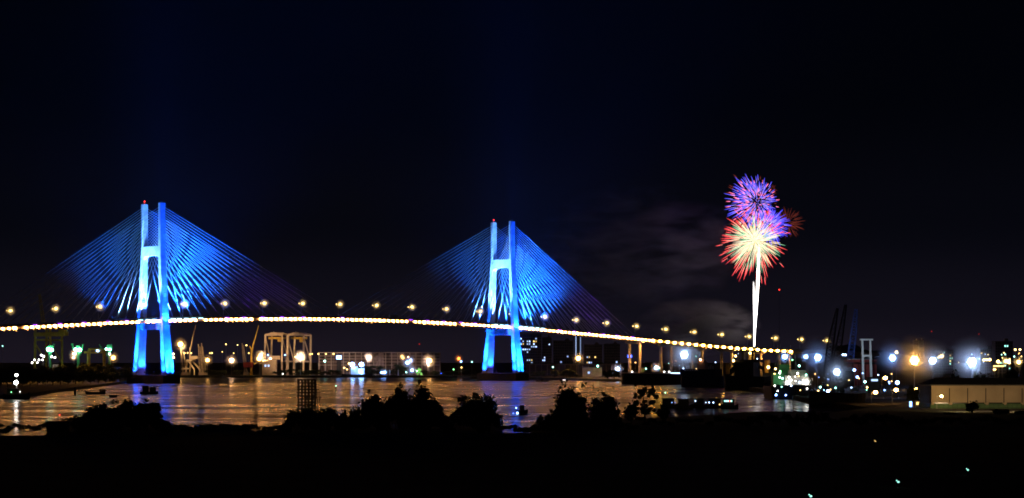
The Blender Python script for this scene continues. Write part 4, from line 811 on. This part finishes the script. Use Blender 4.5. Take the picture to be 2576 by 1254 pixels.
def tree(px, top, half, Y, label, seed, n=2600, ls=.42, group=None, zg=2.0, name='tree', low=.25, sprigs=0, loose=1.0):
    r = random.Random(seed); base = Vector(((px - CX) * Y / F, Y, zg)); hh = H + (YH - top) * Y / F - zg; w_ = half * Y / F
    t = thing(name, label, 'tree' if 'bush' not in name else 'bush', base, 0, group); blobs = []
    ce = (1 + low) / 2; rz_ = (1 - low) / 2
    if loose <= 1:
        for i in range(7): blobs.append((r.uniform(-.45, .45) * w_, r.uniform(-.3, .3) * w_, hh * (ce + r.uniform(-.5, .28) * rz_), w_ * r.uniform(.34, .55), w_ * .45, hh * rz_ * r.uniform(.4, .62)))
    for i in range(30):
        a = r.uniform(0, 2 * math.pi); zc = r.uniform(-1, 1); k = math.sqrt(max(.05, 1 - zc * zc)); s_ = r.uniform(.08, .22); ro = r.uniform(.55, .95)
        blobs.append((math.cos(a) * ro * w_ * k, math.sin(a) * ro * w_ * k, hh * (ce + zc * ro * rz_), w_ * s_, w_ * s_, max(w_ * s_ * .7, hh * .04) * loose))
    blobs.append((r.uniform(-.2, .2) * w_, 0, hh * .93, w_ * .16, w_ * .16, hh * .08))
    for i in range(sprigs): blobs.append((r.uniform(-.8, .8) * w_, 0, hh * r.uniform(.95, 1.08), w_ * .07, w_ * .07, hh * .09))
    tm = MB(); tm.tube((0, 0, -.3), (0, 0, hh * .45), max(.15, w_ * .06), max(.1, w_ * .04), 7)
    for b_ in blobs[1:12]: tm.tube((0, 0, hh * r.uniform(.25, .45)), (b_[0], b_[1], b_[2]), max(.08, w_ * .025), .05, 5)
    tm.build('trunk', BARK, t); crown_mesh(blobs, int(n * 1.5), ls * .95, seed + 1).build('crown', LEAF, t)
    return t
def dmy(py, z=2.0): return F * (H - z) / (py - YH)
# near bank trees, black against the river
tree(300, 1006, 100, 560, 'broad black tree standing before the left river reach, its crown rising to the right', 21, 5200, .42, low=.1)
tree(370, 1004, 42, 565, 'tall rounded top of the black tree group below the left tower', 27, 2600, .4, low=.2)
tree(225, 1042, 50, 540, 'lower black tree left of the broad one', 31, 2200, .4, low=.1)
tree(408, 1056, 24, 545, 'small black tree at the right foot of the broad one', 22, 1300, .36, low=.1)
tree(930, 981, 34, 585, 'bushy black tree right of the scaffold tower', 23, 2200, .4, low=.1)
tree(1012, 962, 30, 600, 'tall black tree left of the tallest one in the middle', 24, 2000, .4, low=.1)
tree(1062, 954, 38, 605, 'tallest black tree in the middle of the near bank', 25, 2800, .4, low=.05)
tree(1085, 1000, 40, 590, 'sloping black tree right of the tallest one', 26, 2200, .4, low=.05)
tree(1200, 988, 64, 580, 'round black tree between the tallest one and the blue reflection', 28, 4200, .42, low=.02)
tree(1440, 972, 66, 610, 'broad ragged black tree with sprigs on top right of the blue reflection', 29, 4200, .42, low=.03, sprigs=6)
tree(1520, 985, 42, 600, 'black tree leaning on the right side of the ragged one', 30, 2200, .42, low=.05, sprigs=3)
tree(1622, 976, 36, 640, 'thin open-crowned black tree through which the river shines', 32, 1300, .40, low=.12, sprigs=5, loose=1.2)
tree(1588, 1012, 22, 630, 'small black tree between the ragged one and the open-crowned one', 132, 1100, .38, low=.05, sprigs=2)
tree(1668, 1022, 18, 640, 'small black tree just right of the open-crowned one', 133, 900, .38, low=.05, sprigs=2)
tree(1420, 1050, 60, 560, 'low black thicket under the ragged tree', 33, 2600, .4, low=.02)
tree(2295, 969, 24, 905, 'round dark tree between the amber street lamps', 34, 2200, .35, low=.1)
tree(2446, 1009, 20, 745, 'dark tree in front of the beige warehouse wall', 35, 1200, .32, low=.1, sprigs=3)
tree(2520, 1030, 24, 735, 'low dark tree before the right part of the warehouse', 36, 1200, .32, low=.05)
tree(2565, 1034, 16, 730, 'low dark tree at the right edge before the warehouse', 37, 800, .32, low=.05)
tree(2390, 1040, 18, 735, 'little dark tree before the green warehouse base', 47, 700, .3, low=.05)
tree(2470, 935, 26, 1150, 'dark tree rising behind the warehouse roof under the white floodlight', 38, 1400, .4)
tree(2545, 925, 34, 1250, 'wide dark tree behind the warehouse roof at the far right', 39, 1600, .4)
tree(2402, 928, 14, 1120, 'small ragged tree behind the left end of the warehouse roof', 40, 700, .4)
# black undergrowth of the near bank
rb = random.Random(5); protos = []
for i in range(4):
    t = tree(0, 0, 1, 600, 'low black bush on the near bank', 60 + i, 10, .4, 'bushes along the near bank', name='bush')
    for ch in list(t.children): bpy.data.objects.remove(ch)
    r = random.Random(70 + i); bl = [(r.uniform(-.7, .7) * 4, r.uniform(-.7, .7) * 3, r.uniform(.15, .75) * 3.4, r.uniform(1, 1.9), r.uniform(1, 1.9), r.uniform(.7, 1.2)) for _ in range(9)]
    crown_mesh(bl, 700, .36, 80 + i).build('crown', LEAF, t); MB().tube((0, 0, -.2), (0, 0, 1.4), .12, .06, 5).tube((0, 0, .3), (1.2, .4, 2), .08, .04, 5).tube((0, 0, .3), (-1.3, -.2, 1.9), .08, .04, 5).build('trunk', BARK, t)
    protos.append([t, False])
prof = [(-10, 1112), (60, 1106), (112, 1114), (128, 1078), (200, 1044), (240, 1030), (300, 1022), (395, 1046), (430, 1074), (452, 1102), (690, 1100), (706, 1072), (735, 1036), (780, 1028), (850, 1026), (900, 1016), (950, 1010), (1000, 1004), (1050, 1000), (1100, 1034), (1130, 1052), (1150, 1044), (1200, 1022), (1250, 1040), (1268, 1084), (1300, 1106), (1335, 1096), (1360, 1052), (1390, 1024), (1450, 1014), (1535, 1030), (1580, 1066), (1640, 1066), (1700, 1070), (1760, 1066), (1860, 1056), (1960, 1048), (2060, 1050), (2260, 1056), (2600, 1060)]
def top_at(x):
    for (x0, y0), (x1, y1) in zip(prof, prof[1:]):
        if x0 <= x <= x1: return y0 + (y1 - y0) * (x - x0) / (x1 - x0)
x = -8
while x < 2590:
    py = top_at(x) + (rb.uniform(-5, 6) if x < 1640 else rb.uniform(-16, 3)); dense = py < 1090
    Yb = rb.uniform(545, 590) if x < 1600 else rb.uniform(600, 650)
    k = rb.randrange(4); pr, used = protos[k]
    o = copy_tree(pr) if used else pr; protos[k][1] = True
    want = max(1.3, H + (YH - py) * Yb / F - 2.0); sc_ = min(.75, .42 + want * .035) * rb.uniform(.85, 1.15)
    o.location = ((x - CX) * Yb / F, Yb, 2.0); o.scale = (sc_, sc_, want / 3.3); o.rotation_euler = (0, 0, rb.uniform(0, 6.28))
    x += 17 if x < 1640 else 24
# dark trees of the left bank and the far quays
def far_trees(lst, label, group, seed, mk=3):
    pr = []
    for i in range(mk):
        t = tree(0, -200, 1, 2000, label, seed + i, 10, .4, group)
        for ch in list(t.children): bpy.data.objects.remove(ch)
        r = random.Random(seed + 20 + i); bl = [(r.uniform(-.7, .7) * 5, r.uniform(-.6, .6) * 5, r.uniform(.25, .85) * 10, r.uniform(1.6, 2.8), r.uniform(1.6, 2.8), r.uniform(1.2, 1.8)) for _ in range(12)]
        crown_mesh(bl, 900, .6, seed + 40 + i).build('crown', LEAF, t); MB().tube((0, 0, -.3), (0, 0, 6), .3, .15, 6).build('trunk', BARK, t); pr.append([t, False])
    for j, (px, top, Y, sc_) in enumerate(lst):
        k = j % mk; o = copy_tree(pr[k][0]) if pr[k][1] else pr[k][0]; pr[k][1] = True
        want = H + (YH - top) * Y / F - 1.8; o.location = ((px - CX) * Y / F, Y, 1.8); o.scale = (sc_, sc_, want / 10.5); o.rotation_euler = (0, 0, rb.uniform(0, 6.28))
far_trees([(x, 912 + rb.uniform(-2, 8) + max(0, 60 - x) * .12, 1620 + x * .9 + rb.uniform(-40, 60), 1.3 + rb.random() * .4) for x in range(-10, 325, 13)] + [(x, 930 + rb.uniform(-4, 8), 1480 + x * 1.1, 1.2) for x in range(0, 300, 19)], 'dark mangrove tree on the left river bank', 'dark trees on the left bank', 300)
far_trees([(x, rb.uniform(926, 934), 2565 + rb.uniform(-5, 15), 1.1 + rb.random() * .4) for x in (430, 444, 530, 545, 560, 600, 700, 715, 733, 765, 780, 795, 810, 832, 848, 925, 940, 955, 990, 1010, 1070, 1095, 1125, 1150, 1170)] + [(x, rb.uniform(912, 918), 2580, 1.5) for x in (925, 950, 1000, 1010)], 'small dark tree on the far quay', 'dark trees on the far quay', 400)
far_trees([(x, rb.uniform(924, 934), 2300 - (x - 1340) * 1.2, 1.1) for x in (1345, 1362, 1395, 1425, 1440, 1530, 1545)] + [(x, rb.uniform(908, 914), 3000, 1.8) for x in (1330, 1360, 1400, 1430, 1480, 1520, 1560, 1600, 1630, 1680)], 'dark tree behind the barges right of the right tower', 'dark trees near the barges', 500)

# ================================================================== near bank things
Y = 600; base, q = at(771, Y); t = thing('scaffold_tower', 'dark slatted timber frame tower on the near bank before the golden water', 'tower', base); TW = (792 - 750) * Y / F
z0, z1 = q(750, 1035).z, q(750, 956).z
for i in range(6):
    for dy in (0, 2.6): MB().box(-TW / 2 + TW * i / 5, dy, 0, .30, .22, z1).build('post', TIMBER, t)
nr = 11
for j in range(nr):
    z = z1 - (z1 - z0 + 1) * j / nr
    MB().box(0, -.17, z - .2, TW + .3, .1, .38).build('slat', TIMBER, t)
    MB().box(-TW / 2 - .2, 1.3, z - .12, .1, 2.4, .22).build('side_slat', TIMBER, t)
for x in (TW * .62, TW * .74): MB().bar((x, 0, q(750, 980).z), (x + .7, 0, 0), .18).build('strut', TIMBER, t)
MB().bar((TW / 2, 0, q(750, 980).z), (TW * .76, 0, q(750, 980).z), .15).build('beam', TIMBER, t)
# buoy
bY = F * H / (985.5 - YH); t = thing('buoy', 'dark channel buoy with a small pale light in mid river', 'buoy', ((845 - CX) * bY / F, bY, 0)); kk = bY / F
MB().tube((0, 0, -.2), (0, 0, .7), 1.1, 1.1, 10).build('float', DARK, t)
for a in range(3): MB().bar((math.cos(a * 2.1) * .7, math.sin(a * 2.1) * .7, .7), (math.cos(a * 2.1) * .2, math.sin(a * 2.1) * .2, 3), .14).build('leg', DARK, t)
MB().box(0, 0, 1.2, .7, .7, 1.4).build('topmark', DARK, t); MB().ball(0, 0, 3.4, .35).build('lamp', lm('teal', 6), t)
# floating restaurant near the left
Y = 575; base, q = at(560, Y, 0); t = thing('floating_restaurant', 'long floating restaurant with a row of blue lights at the near bank', 'boat', base)
MB().box(0, 0, -.3, 14, 4, .8).build('pontoon', TIMBER, t); MB().box(0, .6, .5, 13, 2.6, 1.3).build('cabin', DARK, t)
MB().add([(-7, -1.6, 1.8), (7, -1.6, 1.8), (7, 2.4, 1.8), (-7, 2.4, 1.8), (-6.2, .4, 2.5), (6.2, .4, 2.5)], [(3, 2, 1, 0), (0, 1, 5, 4), (1, 2, 5), (2, 3, 4, 5), (3, 0, 4)]).build('roof', ROOFD, t)
for i in range(9): MB().ball(q(514, 1093).x + i * .62, -1.9, 1.2, .13 if i < 7 else .2).build('lamp', lm('deepblue', 10), t)
MB().ball(q(603, 1101).x, -1.9, .5, .2).build('lamp', lm('cold', 16), t); MB().ball(q(597, 1098).x, -1.9, .8, .1).build('lamp', lm('deepblue', 5), t)
for i in range(6): MB().tube((-6.4 + i * 2.56, -1.8, .5), (-6.4 + i * 2.56, -1.8, 1.8), .05).build('post', TIMBER, t)
base, q = at(452, 585, 0); t = thing('floating_hut', 'small floating hut with a gabled roof left of the floating restaurant', 'hut', base)
MB().box(0, 0, -.3, 5.4, 4, .8).build('pontoon', TIMBER, t); MB().box(0, 0, .5, 4.6, 3, 1.4).build('wall', TIMBER, t); MB().add([(-2.7, -2, 1.9), (2.7, -2, 1.9), (2.7, 2, 1.9), (-2.7, 2, 1.9), (-2.3, 0, 2.5), (2.3, 0, 2.5)], [(3, 2, 1, 0), (0, 1, 5, 4), (1, 2, 5), (2, 3, 4, 5), (3, 0, 4)]).build('roof', ROOFD, t)
MB().ball(-.6, -1.7, 1.1, .12).build('lamp', lm('orange', 4), t)
base, q = at(150, 555); t = thing('bank_shed', 'flat-roofed black shed with a red lamp on a pole at lower left', 'shed', base)
MB().box(0, 0, 0, 5.4, 4, q(0, 1062).z).build('wall', DARK, t); MB().box(0, 0, q(0, 1062).z, 6.2, 4.6, .25).build('roof', ROOFD, t)
MB().tube((0, 0, q(0, 1060).z), (0, 0, q(0, 1045).z), .05).build('pole', STEEL, t); MB().ball(0, 0, q(0, 1044.5).z, .14).build('lamp', lm('red', 8), t)
# moored houseboats at right
HB = [(1684, 1026, 46, 'black moored houseboat with a green lamp on its mast, leftmost of the row', ((1673.5, 988, 'teal', .18, 12),)), (1722, 1028, 40, 'black moored houseboat with small blue windows', ((1690, 1013, 'blue', .14, 6), (1698, 1013, 'deepblue', .14, 6))), (1760, 1026, 40, 'black moored houseboat with one tiny white lamp, in the middle of the row', ((1749, 1009, 'cold', .18, 12),)), (1800, 1026, 48, 'black moored houseboat with three small white lamps', ((1775, 1013, 'cold', .14, 10), (1783.5, 1013, 'cold', .2, 14), (1794, 1013, 'cold', .2, 14), (1810, 1018, 'yellow', .2, 8))), (1836, 1028, 44, 'black moored riverboat with teal and red lit cabin screen, rightmost of the row', ())]
for px, py, w_, lab, lp in HB:
    t = boat(px, py + 2, w_, lab, name='houseboat', cabin=(-.38, .25, 2.6), hh=1.5, group='moored houseboats', canopy=True, lamps=lp)
    if 'green' in lab: MB().tube((-1.8, 0, 1), (-1.8, 0, 6.6), .06).build('mast', STEEL, t)
    if 'screen' in lab:
        for i, c in enumerate(('teal', 'cold', 'teal', 'red', 'teal')): MB().box(-2.0 + i * .62, -1.1, 2.9, .5, .1, .55).build('screen_segment', lm(c, 3), t)
        MB().box(-1.2, -.4, 3.8, 4.2, 1.6, .2).build('upper_roof', ROOFD, t)
t = boat(1313, 1041, 30, 'dark moored boat with two blue-white lamps in the blue reflection', name='houseboat', cabin=(-.2, .2, 1.8), hh=1.2, lamps=((1298.5, 1026.5, 'cold', .22, 12), (1301.5, 1039.5, 'blue', .36, 16), (1291, 1040, 'blue', .14, 8)))
# boats in the distance at right
boat(1364, 961, 32, 'low black sampan off the right tower pile cap', hh=1.0, cabin=(-.1, .1, 1.0))
boat(1419, 959, 22, 'low dark boat with two tiny lamps right of the right tower', hh=1.4, lamps=((1417, 956.5, 'white', .35, 6), (1421, 956.5, 'white', .35, 6)))
# little ground lights in the dark field
for i, (px, py, c, r, lab) in enumerate(((2202, 1110.5, 'yellow', .13, 'tiny amber bollard light in the dark field below the flat barge'), (2435, 1183, 'teal', .16, 'tiny cyan bollard light in the dark field under the warehouse'), (2260, 1213, 'teal', .18, 'tiny cyan bollard light in the dark field, lowest but one'), (2040, 1249, 'teal', .17, 'tiny green bollard light at the bottom edge'))):
    c0 = G(px, py, 2.7); t = thing('bollard_light', lab, 'lamp', (c0.x, c0.y, 2.0), 0, 'bollard lights in the field')
    MB().tube((0, 0, 0), (0, 0, .6), .08).build('post', DARK, t); MB().ball(0, 0, .7, r, r, r * .7).ball(-r * 1.2, 0, .8 + r * .5, r * .5).build('lamp', lm(c, 2), t)

# ================================================================== fireworks
fwm = bpy.data.materials.new('burning_stars'); fwm.use_nodes = True; n = fwm.node_tree; n.nodes.clear()
at_ = n.nodes.new('ShaderNodeAttribute'); at_.attribute_name = 'Col'; e = n.nodes.new('ShaderNodeEmission'); e.inputs[1].default_value = 1; o_ = n.nodes.new('ShaderNodeOutputMaterial')
n.links.new(at_.outputs['Color'], e.inputs[0]); n.links.new(e.outputs[0], o_.inputs[0])
FY = 2620.0; FK = FY / F
def trail(t, p0, d, l0, l1, drop, drift, r0, r1, cols, seg=6, name='spark_trail', pool=None):
    """one star's glowing path: from l0 to l1 along d, sagging and drifting"""
    rings = []; cl = []
    for i in range(seg + 1):
        f_ = i / seg; l = l0 + (l1 - l0) * f_; c = p0 + d * l + Vector((drift * (l / 40) ** 2, 0, -drop * (l / 40) ** 2)); rr = r0 + (r1 - r0) * math.sin(f_ * math.pi * .75)
        if i == seg: rr *= .35
        rings.append((c, rr)); k = f_ * (len(cols) - 1); j = min(int(k), len(cols) - 2); w2 = k - j
        cl.append([cols[j][m_] * (1 - w2) + cols[j + 1][m_] * w2 for m_ in range(3)])
    mb = MB(); ns = 4; vs_ = []; fs = []
    for i, (c, rr) in enumerate(rings):
        dd = (rings[min(i + 1, seg)][0] - rings[max(i - 1, 0)][0]).normalized(); u = dd.cross(Vector((0, 1, .01))).normalized(); w_ = u.cross(dd)
        for a in range(ns): vs_.append(c + u * (rr * math.cos(a * math.pi / 2)) + w_ * (rr * math.sin(a * math.pi / 2)))
    for i in range(seg):
        for a in range(ns): b2 = (a + 1) % ns; fs.append((i * ns + a, i * ns + b2, (i + 1) * ns + b2, (i + 1) * ns + a))
    vc = [(*cl[i], 1) for i in range(seg + 1) for a in range(ns)]
    if pool is not None: pool.append((vs_, fs, vc)); return
    return paint(mb.add(vs_, fs), vc, name, t)
def paint(mb, vc, name, t):
    o = mb.build(name, fwm, t); ca = o.data.color_attributes.new('Col', 'FLOAT_COLOR', 'POINT')
    ca.data.foreach_set('color', [x_ for c_ in vc for x_ in c_]); return o
def sph(r):
    z = r.uniform(-1, 1); a = r.uniform(0, 2 * math.pi); k = math.sqrt(1 - z * z); return Vector((k * math.cos(a), k * math.sin(a), z))
def burst(label, px, py, n, rad, seed, kinds, drop, drift, filt=None, dy=0):
    base = P(px, py, FY + dy); t = thing('firework_burst', label, 'firework', base, 0, 'fireworks'); r = random.Random(seed)
    c = 0; gi = 0; pool = []; fib = []; NF = int(n * 1.5)
    for i in range(NF):
        zz = 1 - 2 * (i + .5) / NF; kk = math.sqrt(1 - zz * zz); fib.append(Vector((kk * math.cos(i * 2.3999632), kk * math.sin(i * 2.3999632), zz)))
    r.shuffle(fib)
    while c < n:
        d = (fib[gi % NF] + sph(r) * .14).normalized(); gi += 1
        if filt and not filt(d, r): continue
        k = kinds[r.choices(range(len(kinds)), [q_[0] for q_ in kinds])[0]]
        l1 = rad * r.uniform(k[2], k[3]); l0 = l1 - rad * r.uniform(k[4], k[5])
        trail(t, Vector((0, 0, 0)), d, max(.5, l0), l1, drop * r.uniform(.8, 1.2), drift * r.uniform(.7, 1.3), k[6], k[7], k[1], pool=None if c < 296 else pool); c += 1
    if pool:
        mb = MB(); vc = []
        for v_, f_, c_ in pool: mb.add(v_, f_); vc += c_
        paint(mb, vc, 'fine_sparks', t)['kind'] = 'stuff'
    return t
crm = [(1.7, 1.4, 1.0), (1.5, 1.25, .9), (.7, .5, .35)]; gold = [(2.4, 1.7, .75), (2.6, 1.9, 1.0), (1.5, 1.1, .65)]; redt = [(1.6, 1.2, .75), (2.0, .55, .42), (2.0, .16, .16), (.8, .03, .05)]; grn = [(2.0, 1.8, 1.2), (.7, 1.3, .75), (.05, .45, .24)]; wht = [(3.4, 3.0, 2.3), (2.4, 2.0, 1.5)]; redonly = [(1.4, .5, .4), (2.2, .22, .22), (1.0, .04, .06)]
burst('largest firework burst with white-gold heart, green rays and red tips', 1899, 606, 620, 43, 1, [(1.7, redt, .74, 1.02, .30, .5, .14, .26), (2.4, gold, .25, .78, .2, .4, .12, .2), (3.2, grn, .40, .86, .25, .45, .13, .22), (2.4, crm, .3, .8, .2, .4, .12, .2), (.9, redonly, .82, 1.08, .15, .28, .16, .32)], 4.5, -2.5)
blu = [(.9, .6, 1.6), (.24, .20, 2.0), (.08, .08, 1.1)]; blu2 = [(.7, .5, 2.0), (.18, .15, 1.9), (.05, .04, .8)]; pnk = [(2.2, .6, 1.5), (2.0, .35, .7), (.9, .1, .2)]; reddim = [(.26, .05, .03), (.20, .03, .018), (.07, .01, .006)]
burst('highest firework burst of blue and pink streaks blown to the left', 1902, 508, 430, 33, 2, [(4, blu, .55, 1.0, .22, .38, .15, .28), (2, pnk, .4, .95, .09, .18, .2, .34), (.4, reddim, .95, 1.15, .1, .16, .22, .4)], .5, -9, lambda d, r: d.x < .5 or r.random() < .5)
burst('blue firework burst with fat curved petals between the highest and the largest one', 1936, 566, 240, 25, 3, [(3, blu2, .55, 1.02, .35, .55, .18, .32)], 4.5, 4.0, lambda d, r: d.x > -.5 or r.random() < .5, 30)
burst('faint red firework burst fanning out at the right', 1980, 562, 75, 21, 4, [(1, reddim, .7, 1.0, .35, .6, .10, .20)], 2.0, 2, lambda d, r: (d.x + d.z * .5 > -.3) or r.random() < .25, 25)
burst('tiny faint red firework burst beside the top of the highest one', 1940, 478, 16, 9, 5, [(1, reddim, .6, 1.0, .3, .5, .08, .14)], .5, .5, lambda d, r: d.x > 0, 25)
# rising columns
base = P(1897, 884, FY); t = thing('firework_fountain', 'brilliant white rising column of sparks from the viaduct up into the largest burst', 'firework', base, 0, 'fireworks'); r = random.Random(9)
def P2(px, py): return P(px, py, FY) - base
for i in range(20):
    x1 = 1908.5 + r.uniform(-3.2, 3.0); y1 = r.uniform(612, 690) if i > 5 else r.uniform(636, 650)
    a, b2 = P2(1897 + r.uniform(-.8, .8), 884), P2(x1, y1) + Vector((0, r.uniform(-3, 3), 0)); d = b2 - a; l = d.length
    trail(t, a, d.normalized(), 0, l, r.uniform(-.10, .10), .05, .16, .40, [(7, 6.5, 6.2), (9, 8.6, 8.4), (9, 8.6, 8.4), (7, 6, 5.2), (4, 3, 2.4)], 9, 'rising_spark')
for i in range(5):
    a, b2 = P2(1897 + r.uniform(-.8, .8), 884), P2(1894.5 + r.uniform(-.6, 3.5), r.uniform(700, 740)); d = b2 - a
    trail(t, a, d.normalized(), 0, d.length, 0, -.05, .14, .26, [(7, 6.5, 6.2), (8, 7.6, 7.4), (5, 4.6, 4.4)], 9, 'rising_spark')
# ================================================================== smoke and haze
def smoke(label, px0, py0, px1, py1, Y, dy, dens, scale, seed, lo, stretch=(1, 1, 1), col=(.8, .8, .85)):
    a, c = P(px0, py1, Y), P(px1, py0, Y); m_ = bpy.data.materials.new('drifting_smoke'); m_.use_nodes = True; n_ = m_.node_tree; n_.nodes.clear()
    v_ = n_.nodes.new('ShaderNodeVolumeScatter'); v_.inputs['Color'].default_value = (*col, 1)
    tc_ = n_.nodes.new('ShaderNodeTexCoord'); g_ = n_.nodes.new('ShaderNodeTexGradient'); g_.gradient_type = 'SPHERICAL'; n_.links.new(tc_.outputs['Object'], g_.inputs[0])
    mp_ = n_.nodes.new('ShaderNodeMapping'); mp_.inputs['Location'].default_value = (seed * 3.7, seed * 1.3, seed * 2.1); mp_.inputs['Scale'].default_value = stretch; n_.links.new(tc_.outputs['Object'], mp_.inputs[0])
    t_ = n_.nodes.new('ShaderNodeTexNoise'); t_.inputs['Scale'].default_value = scale; t_.inputs['Detail'].default_value = 2; t_.inputs['Distortion'].default_value = .6; n_.links.new(mp_.outputs[0], t_.inputs['Vector'])
    r_ = n_.nodes.new('ShaderNodeMapRange'); r_.inputs[1].default_value = lo; r_.inputs[2].default_value = lo + .35; n_.links.new(t_.outputs[0], r_.inputs[0])
    k_ = n_.nodes.new('ShaderNodeMath'); k_.operation = 'MULTIPLY'; n_.links.new(g_.outputs['Fac'], k_.inputs[0]); n_.links.new(r_.outputs[0], k_.inputs[1])
    k2 = n_.nodes.new('ShaderNodeMath'); k2.operation = 'MULTIPLY'; k2.inputs[1].default_value = dens; n_.links.new(k_.outputs[0], k2.inputs[0]); n_.links.new(k2.outputs[0], v_.inputs['Density'])
    o_ = n_.nodes.new('ShaderNodeOutputMaterial'); n_.links.new(v_.outputs[0], o_.inputs['Volume'])
    o = MB().ball(0, 0, 0, 1, n=3).build('smoke', m_); o.location = ((a.x + c.x) / 2, Y, (a.z + c.z) / 2); o.scale = (abs(c.x - a.x) / 2, dy, abs(c.z - a.z) / 2)
    tag(o, label, 'smoke', kind='stuff'); return o
smoke('low grey firework smoke drifting over the viaduct left of the column', 1590, 745, 1920, 900, 2600, 22, .30, 2.3, 1, .42, (1, 1, 1.3), (.85, .75, .85))
smoke('faint high violet smoke drifting between the right tower and the fireworks', 1330, 450, 1880, 800, 2640, 45, .08, 2.6, 2, .47, (1, 1, 1.9), (.62, .62, .95))
hz_ = MB().add([(x, y, z) for z in (-1.2, 420) for x, y in ((-1400, -60), (1400, -60), (2400, 5600), (-2400, 5600))], [(3, 2, 1, 0), (4, 5, 6, 7), (0, 1, 5, 4), (1, 2, 6, 5), (2, 3, 7, 6), (3, 0, 4, 7)])
hm = bpy.data.materials.new('night_haze'); hm.use_nodes = True; n = hm.node_tree; n.nodes.clear()
pv = n.nodes.new('ShaderNodeVolumePrincipled'); pv.inputs['Density'].default_value = 1.0e-5; pv.inputs['Color'].default_value = (.9, .92, 1, 1); pv.inputs['Anisotropy'].default_value = .2
o_ = n.nodes.new('ShaderNodeOutputMaterial'); n.links.new(pv.outputs[0], o_.inputs['Volume'])
ho = hz_.build('haze', hm); ho['kind'] = 'stuff'
